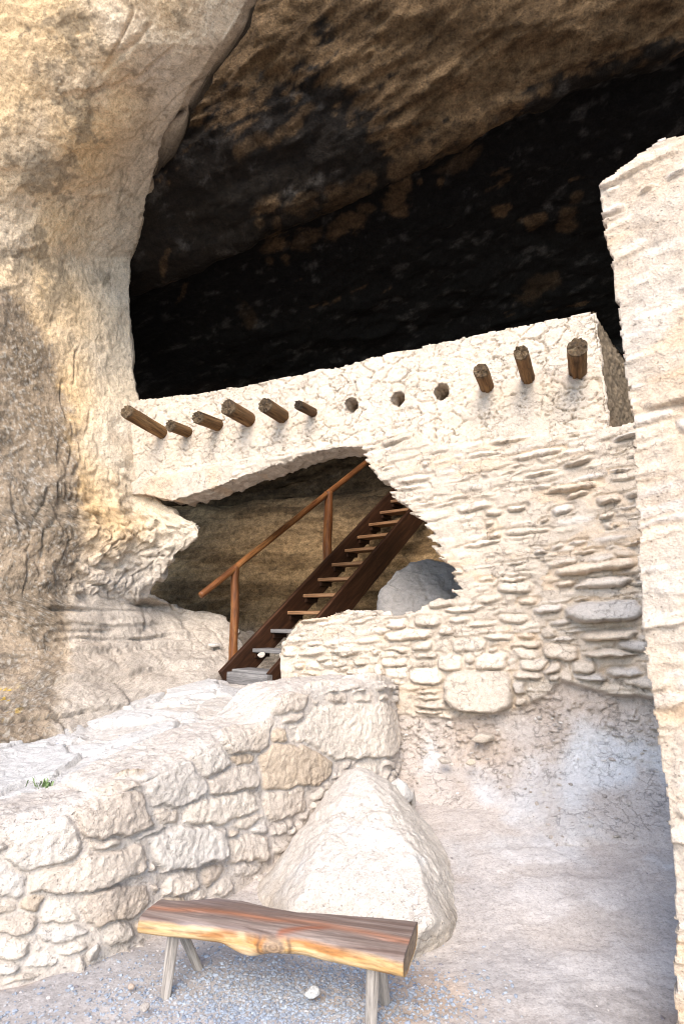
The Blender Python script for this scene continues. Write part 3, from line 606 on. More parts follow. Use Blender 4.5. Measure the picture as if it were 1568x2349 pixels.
# ------------------------------------------------------------------ cliff on the left
def build_cliff():
    E = np.array([(-260, 690, 3.5), (-100, 606, 3.85), (0, 556, 4.15), (100, 494, 4.5), (200, 432, 4.95), (330, 380, 5.6), (450, 336, 6.2), (590, 299, 6.75), (750, 296, 6.9), (850, 303, 6.9), (920, 318, 6.88), (1020, 330, 6.85), (1100, 347, 6.8),
                  (1150, 356, 6.7), (1176, 402, 6.62), (1198, 446, 6.55), (1218, 462, 6.55), (1240, 444, 6.58), (1268, 404, 6.65), (1310, 378, 6.75), (1370, 335, 6.9), (1388, 400, 7.35), (1410, 478, 7.5), (1440, 530, 7.45), (1480, 548, 7.25), (1525, 545, 6.95), (1560, 480, 6.45), (1600, 380, 5.9), (1700, 200, 5.0), (1800, 100, 4.5)])
    pys = np.concatenate([np.arange(-260, 1800, 3.6)])
    nx = 330
    s = np.linspace(0, 1, nx)
    ex = np.interp(pys, E[:, 0], E[:, 1]); ey = np.interp(pys, E[:, 0], E[:, 2])
    ker = np.hanning(13)[1:-1]; ker /= ker.sum(); ex = np.convolve(np.pad(ex, 5, 'edge'), ker, 'valid')
    y0 = np.interp(pys, [-260, 0, 300, 600, 1200, 1450, 1600, 1740, 1800], [4.5, 4.8, 5.05, 5.3, 5.4, 5.2, 4.75, 4.3, 4.2])
    x0 = -330.0
    PX = x0 + (ex - x0)[:, None] * s[None]
    exb = np.minimum(ex, 336.0) if True else ex
    sm = np.where(pys[:, None] > 900, np.clip((PX - x0) / (exb - x0)[:, None], 0, 1), s[None] + 0 * PX)
    bulge = np.sin(np.pi * np.clip(s, 0, 1)) * 0.25
    eb = np.where((pys > 1100) & (pys < 1600), np.interp(pys, [1100, 1200, 1480, 1600], [6.8, 6.8, 6.95, 5.9]), ey)
    over = sstep(0, 1, np.clip((PX - 250) / np.maximum(ex - 250, 1)[:, None], 0, 1)) * ((pys > 1100) & (pys < 1600))[:, None]
    YY = over * (ey - eb)[:, None] + y0[:, None] + (eb - y0)[:, None] * (0.25 * sm + 0.75 * sm ** 2.2) - bulge[None] * 0.6
    for _ in range(400):                                       # no crease where the overhang leaves the face
        YY[:, 1:-1] = (YY[:, :-2] + 2 * YY[:, 1:-1] + YY[:, 2:]) / 4
    A = on_y(PX, pys[:, None] + 0 * PX, YY)
    # beyond the edge the rock turns back into the cave
    k = np.linspace(0, 1, 60)[1:]
    ang = k * math.radians(70)
    R = 0.35
    ed = A[:, -1]
    tx = np.array([0.42, 0.9, 0.0]); bx = np.array([-0.9, 0.42, 0.0])
    Bk = ed[:, None, :] + (np.sin(ang) * R)[None, :, None] * np.array([0.06, 1, 0])[None, None] - ((1 - np.cos(ang)) * R)[None, :, None] * np.array([1, 0, 0])[None, None] + (sstep(0.4, 1, k) * 2.6)[None, :, None] * np.array([-0.55, 0.83, 0])[None, None]
    P = np.concatenate([A, Bk], 1)
    for _ in range(3):
        P[1:-1, nx - 6:] = (P[:-2, nx - 6:] + 2 * P[1:-1, nx - 6:] + P[2:, nx - 6:]) / 4
    nrm = grid_normals(P)
    if nrm[200, 100] @ (CAM - P[200, 100]) < 0: nrm = -nrm
    sidx = np.concatenate([s, 1 + k])[None] * np.ones((len(pys), 1)); py = pys[:, None] * np.ones_like(sidx)
    edge_fade = 1 - 0.55 * np.exp(-((sidx - 1) / 0.05) ** 2)
    lowk = sstep(1020, 1180, py) * sstep(0.55, 0.8, sidx)
    Q = P * np.array([1.0, 1.0, 0.7])
    h = 0.20 * fbm(Q * 0.8, 3, 500) + 0.05 * fbm(Q * np.array([2.4, 1.8, 2.4]), 4, 505) + 0.024 * fbm(P * np.array([6, 4.5, 6]), 4, 510) - 0.014 * sstep(0.25, 0.6, np.abs(fbm(P * 12, 3, 512))) + 0.016 * fbm(P * 26, 4, 515, 0.6)
    c1, c2, ci = voronoi(P[..., 1] * 3.5 + 0.6 * fbm(P * 3, 2, 520), P[..., 2] * 3.0 + 0.6 * fbm(P * 3, 2, 521), 522)
    h += 0.06 * (ci - .5) * sstep(0, 0.3, c2 - c1) * 0.6
    crack = np.abs(fbm(np.stack([P[..., 1] * 1.2 + P[..., 0], P[..., 1] * 0.3, P[..., 2] * 0.55], -1), 4, 530))
    h -= 0.028 * (1 - sstep(0.0, 0.03, crack)) * sstep(0.0, 0.2, gnoise(P * 0.8, 531))
    n_cr = sstep(0.0, 0.2, fbm(P * 3.2, 3, 535))
    ledge = sstep(1340, 1460, py) * sstep(0.35, 0.65, sidx)
    rowl, vl, celll, wl, al, Ll = strata_rows(P[..., 1] * 0.8 + P[..., 0], P[..., 2], 0.0, 0.17, 545, 0.06, 1.2)
    h += ledge * ((0.02 + 0.07 * al) * sstep(0, 0.10, vl) * (1 - 0.7 * vl) + 0.02 * fbm(P * np.array([3, 3, 14]), 4, 546) + 0.012 * fbm(P * 14, 4, 547, 0.6))
    for pc, dp, lo_ in ((1396, .06, 0.42), (1446, .03, 0.5), (1494, .06, 0.40), (1545, .03, 0.3)):
        wv = py - pc + 9 * fbm(P * 2.2, 3, 548) + 14 * (sidx - 0.7)
        h -= dp * np.exp(-(wv / 4.0) ** 2) * sstep(lo_, lo_ + 0.08, sidx) * sstep(-0.25, 0.1, gnoise(P * 1.8, pc))
    bk = voronoi(P[..., 1] * 5 + P[..., 0] * 6 + 0.8 * fbm(P * 5, 2, 541), P[..., 2] * 9 + 0.8 * fbm(P * 5, 2, 542), 543)
    h += lowk * sstep(1400, 1340, py) * (0.10 * (bk[2] - 0.5) * sstep(0.0, 0.2, bk[1] - bk[0]) - 0.03 * (1 - sstep(0, 0.15, bk[1] - bk[0])))
    h += lowk * sstep(1420, 1340, py) * (0.075 * fbm(P * np.array([5, 5, 9]), 5, 540, 0.6) + 0.04 * (h01((ci * 7e4).astype(np.int64), seed=6) - .5))
    # flakes lifted off the face at upper left
    P = P + nrm * (h * edge_fade)[..., None]
    # colour
    n1 = fbm(P * 0.9, 4, 550); n2 = fbm(P * 3.5, 4, 551); n3 = fbm(P * 13, 3, 552)
    c = lerp3((0.82, 0.58, 0.335), (0.81, 0.65, 0.475), sstep(-0.25, 0.25, n1))
    ora = sstep(0.40, 0.10, sidx + 0.25 * n1) * sstep(950, 350, py + 500 * n2 * 0.3) 
    ora = np.maximum(ora, np.exp(-((sidx - 0.66 - 0.00035 * (py - 900)) / 0.09) ** 2) * sstep(500, 800, py) * sstep(1350, 1050, py) * 0.6)
    c = lerp3(c, (0.72, 0.42, 0.13), np.clip(ora * (0.9 + 0.9 * n2), 0, 0.95))
    c = lerp3(c, (0.68, 0.60, 0.49), sstep(0.75, 0.95, sidx) * 0.6)
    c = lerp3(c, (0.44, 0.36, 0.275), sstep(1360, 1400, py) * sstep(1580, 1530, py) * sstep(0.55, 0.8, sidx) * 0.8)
    dk = sstep(0.12, 0.30, n2 + 0.5 * n3 + 0.35 * np.exp(-((sidx - 0.62 - 0.00012 * (py - 250)) / 0.10) ** 2) * sstep(900, 650, py) - 0.10)
    c = lerp3(c, (0.27, 0.215, 0.15), 0.62 * dk * sstep(820, 620, py))
    # lichen belt at lower left
    bx_ = np.interp(py, [560, 680, 800, 1000, 1200, 1300, 1450, 1560, 1700, 1800], [-330, 40, 120, 175, 200, 190, 140, 150, 120, 100])
    pxx = project(P)[..., 0]
    lm = sstep(25, -25, pxx - bx_ + 45 * n2 + 25 * n3) * sstep(560, 680, py)
    sp1 = sstep(-0.05, 0.25, n3 + 0.4 * n2); sp2 = sstep(0.08, 0.26, fbm(P * 30, 3, 560) + 0.25 * n2); sp3 = sstep(0.12, 0.30, fbm(P * 26, 3, 565) + 0.3 * n2)
    lc = lerp3((0.27, 0.205, 0.145), (0.15, 0.12, 0.092), sp1)
    lc = lerp3(lc, (0.38, 0.29, 0.205), sstep(0.0, 0.3, -n2))
    lc = lerp3(lc, (0.52, 0.48, 0.42), sp2 * 0.6)
    lc = lerp3(lc, (0.05, 0.04, 0.03), sp3 * 0.8 * sstep(1350, 1150, np.abs(py - 1300) * 2 + 900))
    c = lerp3(c, lc, lm * 0.92)
    c = lerp3(c, (0.57, 0.49, 0.415), sstep(1150, 1360, py) * (1 - lm) * 0.85)
    yl = lm * sstep(0.12, 0.2, fbm(P * 9, 3, 570)) * sstep(1560, 1590, py) * sstep(1690, 1650, py) * sstep(60, 15, pxx)
    c = lerp3(c, (0.75, 0.45, 0.02), np.clip(yl, 0, 1))
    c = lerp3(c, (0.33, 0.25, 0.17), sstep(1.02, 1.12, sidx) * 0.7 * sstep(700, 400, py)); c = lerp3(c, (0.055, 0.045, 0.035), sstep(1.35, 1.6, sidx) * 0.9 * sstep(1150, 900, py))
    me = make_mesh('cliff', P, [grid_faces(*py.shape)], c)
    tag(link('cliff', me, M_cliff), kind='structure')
build_cliff()

# ------------------------------------------------------------------ terrace behind the low wall
PATH = np.array([(-3.6, 1.9), (-2.4, 2.45), (-1.49, 2.97), (-1.14, 3.16), (-0.92, 3.5), (-0.46, 4.12), (0.0, 4.62), (0.38, 4.93), (0.56, 5.5)])
def path_y(x): return np.interp(x, PATH[:, 0], PATH[:, 1])
def terrace_z(x, y):
    z = 0.60 + 0.115 * (y - 3.4)
    z = np.minimum(z, 0.905)
    return z
def build_terrace():
    xs = np.concatenate([[-9, -7, -6, -5], np.arange(-4.4, 0.75, 0.014)]); ys = np.concatenate([np.arange(2.0, 8.6, 0.014)])
    X, Y = np.meshgrid(xs, ys); p = uv3(X, Y)
    Z = terrace_z(X, Y)
    b1 = fbm(p * 1.2, 4, 600); b2 = fbm(p * 5, 4, 601)
    Z = Z + 0.03 * b1 + 0.014 * b2 + 0.004 * fbm(p * 25, 3, 602)
    # rock shelf rising towards the cliff foot, in bedded steps
    yb = 6.62 + 0.42 * (X + 2.4) + 0.16 * fbm(p * 1.6, 3, 603)
    t = np.clip((Y - yb) / 0.95, 0, 1.6)
    lift = 0.30 * t ** 0.8
    st_ = lift / 0.16 + 0.35 * fbm(p * 2.5, 3, 604); fr = st_ - np.floor(st_)
    lift = 0.16 * (np.floor(st_) + sstep(0.25, 0.75, fr)) * 0.45 + 0.55 * lift
    lift = np.maximum(lift, 0) * sstep(0, 0.06, t) * sstep(-0.75, -1.35, X)
    Z = Z + lift + 0.05 * ridged(np.stack([X * 3, Y * 3, Z * 8], -1), 3, 605) * sstep(0.05, 0.3, t) * sstep(-0.75, -1.35, X)
    # smooth slabs of bedrock on the left
    r1 = sstep(0.0, 0.12, fbm(p * np.array([0.9, 1.1, 1]), 4, 610) + 0.05 + 0.3 * sstep(-1.6, -2.4, X))
    Z = Z + 0.05 * r1 * sstep(-0.9, -1.3, X)
    sx, sy = X + 0.18 * fbm(p * 2.2, 3, 611), Y + 0.18 * fbm(p * 2.2, 3, 612)
    t1, t2, ti = voronoi(sx / 0.55, sy / 0.75, 613); left_ = sstep(-0.8, -1.2, X)
    Z = Z + left_ * (0.05 * (ti - 0.4) * sstep(0.02, 0.06, t2 - t1) - 0.03 * (1 - sstep(0.0, 0.035, t2 - t1)) + 0.010 * ridged(p * 4, 4, 614) + 0.008 * fbm(p * 14, 3, 615))
    # slope up towards the cliff on the left
    Z = Z - 0.07 * sstep(-1.1, -1.9, X) + 0.10 * sstep(-1.9, -3.4, X + 0.0 * Y) * sstep(3.0, 4.5, Y)
    c = lerp3((0.60, 0.55, 0.50), (0.57, 0.50, 0.43), sstep(-0.2, 0.3, b1))
    c = lerp3(c, (0.58, 0.56, 0.54), r1 * 0.6)
    c = lerp3(c, (0.50, 0.41, 0.32), sstep(0.0, 0.2, t) * sstep(-0.75, -1.35, X))
    xc = (X[:-1, :-1] + X[1:, 1:]) / 2; yc = (Y[:-1, :-1] + Y[1:, 1:]) / 2
    wdc = xc * WN[0] + yc * WN[1] - D
    keep = ((xc < 0.56) & (yc > path_y(xc) + 0.16)) & ~((wdc > -0.02) & (wdc < 0.05) & (xc > 0.3))
    me = make_mesh('terrace', np.stack([X, Y, Z], -1), [grid_faces(*X.shape)[keep.ravel()]], c)
    tag(link('terrace', me, M_rub), kind='structure')
build_terrace()

# ------------------------------------------------------------------ low rubble wall in front of the terrace
def low_wall():
    seg = np.concatenate([[0], np.cumsum(np.linalg.norm(np.diff(PATH, axis=0), axis=1))])
    ss = np.arange(0, seg[-1], 0.0085)
    bx = np.interp(ss, seg, PATH[:, 0]); by = np.interp(ss, seg, PATH[:, 1])
    for _ in range(120):
        bx[1:-1] = (bx[:-2] + 2 * bx[1:-1] + bx[2:]) / 4; by[1:-1] = (by[:-2] + 2 * by[1:-1] + by[2:]) / 4
    tx, ty = np.gradient(bx), np.gradient(by); l = np.hypot(tx, ty); tx, ty = tx / l, ty / l
    inn = np.stack([-ty, tx, 0 * tx], -1)                                  # towards the terrace
    # top height along the wall, from the photograph's top edge
    tops = [(-200, 1905), (0, 1876), (120, 1850), (250, 1814), (330, 1770), (430, 1722), (500, 1685), (560, 1665), (610, 1650), (645, 1605), (668, 1572), (760, 1556), (900, 1545), (960, 1548)]
    base = np.stack([bx, by, 0 * bx], -1)
    prj = project(base + np.array([0, 0, 0.8]))[:, 0]
    zt = np.zeros(len(ss))
    for i in range(len(ss)):
        py = np.interp(prj[i], [a for a, b in tops], [b for a, b in tops])
        r = ray(prj[i], py); zt[i] = EYE + r[2] / r[1] * (by[i] + 0.05)
    kk = np.ones(15) / 15; zt = np.convolve(np.pad(zt, 7, 'edge'), kk, 'valid')
    zt = np.clip(zt, 0.5, 1.2) - 0.05
    vmax = 1.25; vs_ = np.arange(-0.1, 1.0, 0.0085); capn = np.arange(0.0, 0.42, 0.010)
    S, Vv = np.meshgrid(ss, np.concatenate([vs_, 1.0 + capn]))
    face = Vv <= 1.0
    zt2 = zt[None] * np.ones_like(S)
    Zf = np.where(face, Vv * zt2, zt2)
    back = np.where(face, 0.10 * Vv, 0.10 + (Vv - 1.0))                    # battered face, then the top
    P = base[None] + inn[None] * back[..., None]; P[..., 2] = Zf
    rnd = sstep(0.93, 1.0, Vv) * (1 - sstep(1.0, 1.08, Vv)); P[..., 2] -= 0.03 * rnd
    nrm = grid_normals(P)
    if nrm[40, 300] @ (CAM - P[40, 300]) < 0: nrm = -nrm
    for _ in range(6):
        nrm[1:-1] = (nrm[:-2] + 2 * nrm[1:-1] + nrm[2:]) / 4
    nrm /= np.linalg.norm(nrm, axis=-1, keepdims=True)
    q = np.stack([S, np.where(face, Zf, zt2 + (Vv - 1))], -1)
    scr = project(P)
    A_ = [(1120, 250, 240, 130, 5), (1100, 335, 140, 60, 0), (1350, 370, 300, 210, 10), (1300, 550, 190, 140, 15), (1065, 440, 260, 120, 15), (950, 355, 190, 110, 15), (800, 460, 270, 160, 15), (610, 425, 250, 60, 8), (540, 490, 290, 65, 12), (220, 575, 230, 105, 8), (40, 610, 150, 160, 0),
          (520, 600, 380, 150, 6), (760, 600, 150, 95, -5), (1000, 580, 350, 135, 12), (200, 740, 350, 195, 5), (475, 735, 155, 85, 8), (690, 680, 240, 60, 15), (1130, 625, 185, 85, 5), (1055, 690, 85, 45, 0), (860, 740, 340, 195, 12), (1120, 760, 190, 140, 10), (20, 740, 100, 70, 0), (420, 850, 540, 170, 14),
          (50, 900, 170, 170, 0), (145, 1000, 135, 95, 5), (355, 980, 75, 55, 10), (275, 1055, 185, 140, 10), (20, 1020, 110, 95, 0), (515, 1000, 310, 165, 20), (680, 845, 80, 65, 20), (600, 905, 135, 55, 15), (740, 890, 115, 45, 12), (690, 930, 65, 45, 10), (815, 915, 180, 130, 20), (965, 875, 125, 85, 12),
          (1110, 845, 140, 85, 20), (1000, 925, 105, 95, 15), (900, 960, 90, 55, 15), (80, 1090, 195, 115, 10), (285, 1155, 275, 85, -3), (535, 1140, 145, 115, 15), (350, 1200, 205, 75, 15), (60, 1210, 155, 95, 20), (200, 1260, 155, 85, 15), (50, 1290, 115, 75, 12), (620, 1120, 55, 65, 0), (100, 1325, 200, 60, 12), (1260, 240, 95, 75, 0),
          (930, 1030, 130, 80, 15), (780, 1010, 130, 90, 18), (1180, 660, 80, 90, 0)]
    B_ = [(600, 205, 300, 125, 5), (350, 225, 270, 115, 8), (960, 170, 280, 140, 5), (790, 170, 85, 55, 0), (380, 310, 230, 95, 5), (690, 295, 175, 85, 8), (560, 310, 95, 40, 5), (870, 285, 195, 65, 5), (1000, 280, 75, 45, 0), (1110, 295, 135, 105, 10), (1145, 370, 125, 95, 15), (860, 500, 460, 360, 5), (440, 400, 240, 120, 3),
          (600, 425, 85, 55, 0), (300, 510, 105, 135, 0), (390, 520, 75, 65, 0), (520, 470, 125, 40, 12), (600, 560, 115, 115, -20), (430, 750, 440, 265, 15), (490, 545, 95, 65, 0), (1120, 520, 65, 135, 0), (330, 985, 270, 150, 12), (120, 1110, 240, 120, 5), (900, 770, 150, 90, 0)]
    lst = [(x * .5, y * .5 + 1568, w0 * .54, h0 * .54, an) for x, y, w0, h0, an in A_] + [(x * .34 + 533, y * .34 + 1505, w0 * .36, h0 * .36, an) for x, y, w0, h0, an in B_]
    st = []; rng = random.Random(7); seen = []
    fm = vs_.size + 8
    for cx, cy, w0, h0, an in lst:
        if any(abs(cx - a) < 14 and abs(cy - b) < 10 for a, b in seen): continue
        seen.append((cx, cy))
        ca_, sa_ = math.cos(math.radians(an)), math.sin(math.radians(an)); g = []
        for ax_, ay_ in ((cx, cy), (cx + w0 / 2 * ca_, cy - w0 / 2 * sa_), (cx - h0 / 2 * sa_, cy - h0 / 2 * ca_)):
            d = np.hypot(scr[:fm, :, 0] - ax_, scr[:fm, :, 1] - ay_); ij = np.unravel_index(np.argmin(d), d.shape); g.append(q[ij])
        Am = np.stack([g[1] - g[0], g[2] - g[0]], 1)
        if abs(np.linalg.det(Am)) < 2e-4: continue
        pr = 0.026 + 0.028 * rng.random() + 0.016 * min(abs(np.linalg.det(Am)), 0.03) / 0.03
        st.append((g[0], Am, pr))
    uv = uv3(S, q[..., 1])
    warp = np.stack([0.040 * fbm(uv * 8, 3, 701), 0.040 * fbm(uv * 8, 3, 702)], -1) + np.stack([0.008 * fbm(uv * 30, 2, 703), 0.008 * fbm(uv * 30, 2, 704)], -1)
    f1, e, sid, lx, ly = stone_field(q, st, warp, 3.6, ss)
    pr = np.array([s_[2] for s_ in st])[sid]
    tl = h01(sid, seed=705) - 0.5; tl2 = h01(sid, seed=706) - 0.5
    m_st = sstep(0.0, 0.012, e)
    fac = ridged(uv * 7 + sid[..., None] * 3.1, 3, 707)
    fct = facets(lx, ly, sid, 715, 0.55)
    body = (0.60 + 0.40 * sstep(0.0, 0.022, e)) * (0.35 + 0.65 * fct) + 0.25 * tl * lx + (0.20 * tl2 - 0.22) * ly
    h = pr * body * m_st + m_st * (0.012 * fac + 0.014 * ridged(uv * 17 + sid[..., None], 3, 716) + 0.008 * fbm(uv * 24, 3, 708))
    h -= 0.014 * (1 - m_st) * sstep(0.014, 0.0, f1)
    h = np.maximum(h * 0.85, 0.018 + 0.010 * fbm(uv * 5, 4, 717))
    # small packing stones where no big one lies
    v1, v2, vi = voronoi((S + warp[..., 0] * 1.5) / 0.095, (q[..., 1] + warp[..., 1] * 1.5) / 0.062, 709)
    e2 = (v2 - v1)
    fill = sstep(0.006, 0.03, f1) * sstep(0.38, 0.44, vi + 0.0) * (1 - 0.8 * sstep(0.96, 1.02, Vv))
    h += fill * (0.012 + 0.030 * vi) * sstep(0.08, 0.32, e2)
    h += 0.012 * fbm(uv * 6, 4, 710) + 0.006 * fbm(uv * 24, 3, 711) * (1 - m_st)
    P = P + nrm * h[..., None]
    tone = h01(sid, seed=712)
    c = lerp3((0.66, 0.575, 0.49), (0.52, 0.435, 0.36), tone); c = lerp3(c, (0.56, 0.525, 0.49), 0.5 * sstep(0.72, 0.9, h01(sid, seed=718)))
    c = lerp3(c, (0.50, 0.37, 0.24), 0.5 * sstep(0.9, 0.97, tone)[...] + 0.3 * sstep(0.15, 0.4, fbm(uv * 4, 3, 713)) * m_st * 0.6)
    mort = lerp3((0.57, 0.505, 0.445), (0.52, 0.45, 0.39), sstep(-0.2, 0.3, fbm(uv * 5, 3, 714)))
    c = lerp3(mort, c, m_st); c = lerp3(c, (0.55, 0.48, 0.41), fill * 0.7 * sstep(0.08, 0.3, e2))
    org = base[len(ss) // 2]
    me = make_mesh('retaining_wall', P - org, [grid_faces(*S.shape)], c)
    tag(link('retaining_wall', me, M_rub, loc=org), 'low rough rubble wall holding up the terrace behind the bench', 'wall')
low_wall()

# ------------------------------------------------------------------ the near wall at the right edge
def near_wall():
    az, d = math.radians(37), 2.64; n, t = plane_axes(az)
    edge = [(1450, 368), (1380, 430), (1385, 500), (1398, 560), (1410, 625), (1420, 700), (1430, 780), (1440, 850), (1452, 930), (1458, 1000), (1464, 1120), (1470, 1250), (1474, 1340), (1479, 1430), (1486, 1520), (1500, 1600), (1512, 1680), (1525, 1750), (1540, 1850), (1550, 1950), (1556, 2080), (1552, 2200), (1558, 2349), (1565, 2700)]
    pe = plane_uz(edge, az, d); tp = plane_uz([(1450, 368), (1490, 345), (1520, 322), (1568, 308), (1700, 230), (1900, 130)], az, d)
    us = np.arange(-0.75, 1.2, 0.0075); zs = np.arange(-0.1, 3.9, 0.0075); U, Z = np.meshgrid(us, zs); uv = uv3(U, Z)
    st = lay_courses(-0.9, 1.3, -0.2, 3.9, 0.058, 0.22, 0.13, 800, 0.12, lambda a_, b_: 0.042)
    q = np.stack([U, Z], -1); warp = np.stack([0.03 * fbm(uv * 8, 3, 801), 0.016 * fbm(uv * 9, 3, 802)], -1) + np.stack([0.008 * fbm(uv * 30, 2, 803), 0.006 * fbm(uv * 34, 2, 804)], -1)
    f1, e, sid, lx, ly = stone_field(q, st, warp, 3.2, us, zs); pr = np.array([s_[2] for s_ in st])[sid]
    m_st = sstep(0, 0.012, e); a = h01(sid, seed=805)
    h = 0.03 * fbm(uv * 1.5, 3, 810) + 0.020 * fbm(uv * 6, 4, 811) + 0.010 * fbm(uv * 22, 4, 812, 0.6)
    h += np.maximum(m_st * pr * (0.8 - 0.35 * np.clip(ly, -1, 1)) * (0.5 + 0.5 * facets(lx, ly, sid, 806, 0.3)), 0.012 * sstep(-0.1, 0.3, fbm(uv * 2.4, 3, 807)))
    poly = np.concatenate([pe, [(pe[-1, 0], -0.3), (1.25, -0.3), (1.25, tp[-1, 1])], tp[::-1][:-1]])
    cu = (us[:-1] + us[1:]) / 2; cz = (zs[:-1] + zs[1:]) / 2; CU, CZ = np.meshgrid(cu, cz)
    jit = 0.012 * (h01(sid[:-1, :-1], seed=815) - .5) * m_st[:-1, :-1] - 0.012 * (1 - m_st[:-1, :-1]) + 0.012 * fbm(uv3(CU * 8, CZ * 8), 3, 816)
    keep = in_poly(CU - jit * 0.8, CZ + 0.02 * fbm(uv3(CU * 8, CZ * 3), 3, 817), poly)
    P = n * d + t * U[..., None] + np.array([0, 0, 1.0]) * Z[..., None] - n * h[..., None]
    n1 = fbm(uv * 2, 4, 820)
    c = lerp3((0.61, 0.515, 0.425), (0.62, 0.48, 0.355), sstep(-0.2, 0.3, n1)) * (0.88 + 0.22 * a * m_st)[..., None]
    c = lerp3(c, (0.56, 0.54, 0.54), 0.35 * sstep(0.6, 0.9, h01(sid, seed=821)) * m_st)
    c = lerp3(c, (0.58, 0.40, 0.25), 0.6 * sstep(0.06, 0.34, fbm(np.stack([U * 2, Z * 9 - U, U * 0], -1), 3, 822)))
    V, F, src = masked_solid(P, keep, n, 0.42, 6, 0.03, 830)
    # the same wall carried on beyond the picture, coarser
    u2 = np.arange(1.18, 2.6, 0.05); z2 = np.arange(-0.1, 4.6, 0.05); U2, Z2 = np.meshgrid(u2, z2)
    E2 = n * (d + 0.02) + t * U2[..., None] + np.array([0, 0, 1.0]) * Z2[..., None] - n * (0.05 * fbm(uv3(U2 * 2, Z2 * 5), 4, 831))[..., None]
    E3 = E2 + n * 0.42
    n0 = len(V); f2_ = grid_faces(*U2.shape)
    cat_ = np.broadcast_to(np.array((0.60, 0.50, 0.41)), E2.shape).reshape(-1, 3)
    F = F + [f2_ + n0, f2_[:, ::-1] + n0 + U2.size]; V = np.concatenate([V, E2.reshape(-1, 3), E3.reshape(-1, 3)])
    cfull = np.concatenate([c.reshape(-1, 3)[src], cat_, cat_])
    org = n * d + t * 0.3
    me = make_mesh('corner_wall', V - org, F, cfull)
    tag(link('corner_wall', me, M_near, loc=org), 'pale near wall of thin stone layers with a jagged edge, cut off by the right border', 'wall')
near_wall()

# ------------------------------------------------------------------ boulders and loose stones
def hull_planes(pts):
    bm = bmesh.new()
    for p in pts: bm.verts.new(p)
    bmesh.ops.convex_hull(bm, input=bm.verts); bm.normal_update()
    pl = [(np.array(f.normal), float(np.dot(f.normal, f.verts[0].co))) for f in bm.faces]; bm.free(); return pl
_ico = {}
def ico(sub):
    if sub not in _ico:
        bm = bmesh.new(); bmesh.ops.create_icosphere(bm, subdivisions=sub, radius=1.0)
        _ico[sub] = (np.array([v.co[:] for v in bm.verts]), np.array([[v.index for v in f.verts] for f in bm.faces])); bm.free()
    return _ico[sub]
def rock(name, pts, sub, amp, freq, colr, label, cat, seed=0, sharp=18, mat=None, group=None, colfn=None, cuts=26):
    pts = np.array(pts, float); org = np.array([pts[:, 0].mean(), pts[:, 1].mean(), pts[:, 2].min()])
    ctr = pts.mean(0); pl = hull_planes(pts - ctr)
    dv, F = ico(sub); d = dv / np.linalg.norm(dv, axis=1, keepdims=True)
    rg_ = np.random.default_rng(100 + seed); loc_ = pts - ctr
    for _ in range(cuts):
        n_ = rg_.normal(size=3); n_ /= np.linalg.norm(n_); pl.append((n_, float((loc_ @ n_).max()) * rg_.uniform(0.88, 0.985)))
    inv = np.zeros(len(d))
    for n, hh in pl:
        inv += (np.maximum(d @ n, 1e-4) / max(hh, 1e-3)) ** sharp
    r = inv ** (-1 / sharp)
    P = d * r[:, None]
    h = amp * (fbm(P * freq + seed, 4, 900 + seed) + 0.55 * ridged(P * freq * 1.7 + seed, 4, 910 + seed)) + amp * 0.30 * fbm(P * freq * 5 + seed, 4, 920 + seed) + amp * 0.12 * ridged(P * freq * 14 + seed, 3, 925 + seed)
    P = P + d * h[:, None]
    n1 = fbm(P * freq * 0.9 + seed, 3, 930 + seed)
    c = np.asarray(colr) * (1 + 0.16 * n1)[:, None]
    if colfn: c = colfn(P + ctr, c, n1)
    me = make_mesh(name, P + ctr - org, [F], c)
    o = link(name, me, mat or M_stone, loc=org)
    tag(o, label, cat, group); return o
Y = on_y
b_pts = [on_y(822, 1762, 4.3), on_y(785, 1780, 4.35), on_y(885, 1788, 4.3), on_y(935, 1842, 4.3), on_y(700, 1900, 4.1), on_y(580, 2062, 3.9), on_y(588, 2130, 3.8), on_y(985, 1900, 4.3), on_y(1030, 1985, 4.05), on_y(1072, 2120, 3.75), on_y(1066, 2180, 3.6), on_y(975, 2240, 3.3), on_y(800, 2262, 3.12), on_y(640, 2240, 3.25),
         on_y(958, 1985, 3.5), on_y(985, 2105, 3.22), on_y(870, 1850, 3.95), on_y(905, 1925, 3.68), on_y(700, 2030, 3.5), (0.5, 4.5, 0.0), (-0.35, 4.5, 0.0), (0.1, 4.6, 0.35), (-0.42, 4.0, -0.05), (0.70, 3.7, -0.05), (0.0, 3.15, -0.08)]
def bcol(P, c, n1):
    g = sstep(0.1, 0.4, fbm(P * 4, 3, 940)); c = lerp3(c, (0.56, 0.55, 0.54), 0.5 * g); c = lerp3(c, (0.40, 0.33, 0.26), 0.6 * sstep(0.18, 0.02, P[:, 2] + 0.1 * n1)); return lerp3(c, (0.42, 0.37, 0.32), 0.7 * sstep(0.30, 0.38, fbm(P * 22, 3, 941)))
rock('boulder', b_pts, 7, 0.042, 3.8, (0.55, 0.49, 0.43), 'large pale pyramid shaped boulder behind the log bench', 'boulder', 3, 160, colfn=bcol, cuts=9)
yb = 6.75
rock('boulder', [on_y(868, 1395, 6.6), on_y(872, 1350, 6.7), on_y(905, 1312, 6.85), on_y(960, 1280, 7.0), on_y(1010, 1272, 7.1), on_y(1075, 1300, 6.9), on_y(1085, 1400, 6.6), on_y(1000, 1420, 6.35), on_y(900, 1430, 6.4), (0.4, 7.4, 0.9), (1.3, 7.5, 1.0), (0.5, 6.5, 0.9), (1.3, 6.6, 0.9), (0.9, 7.6, 1.6)],
     6, 0.06, 3.0, (0.34, 0.31, 0.285), 'grey rounded boulder inside the room behind the arch sill', 'boulder', 5, 40)
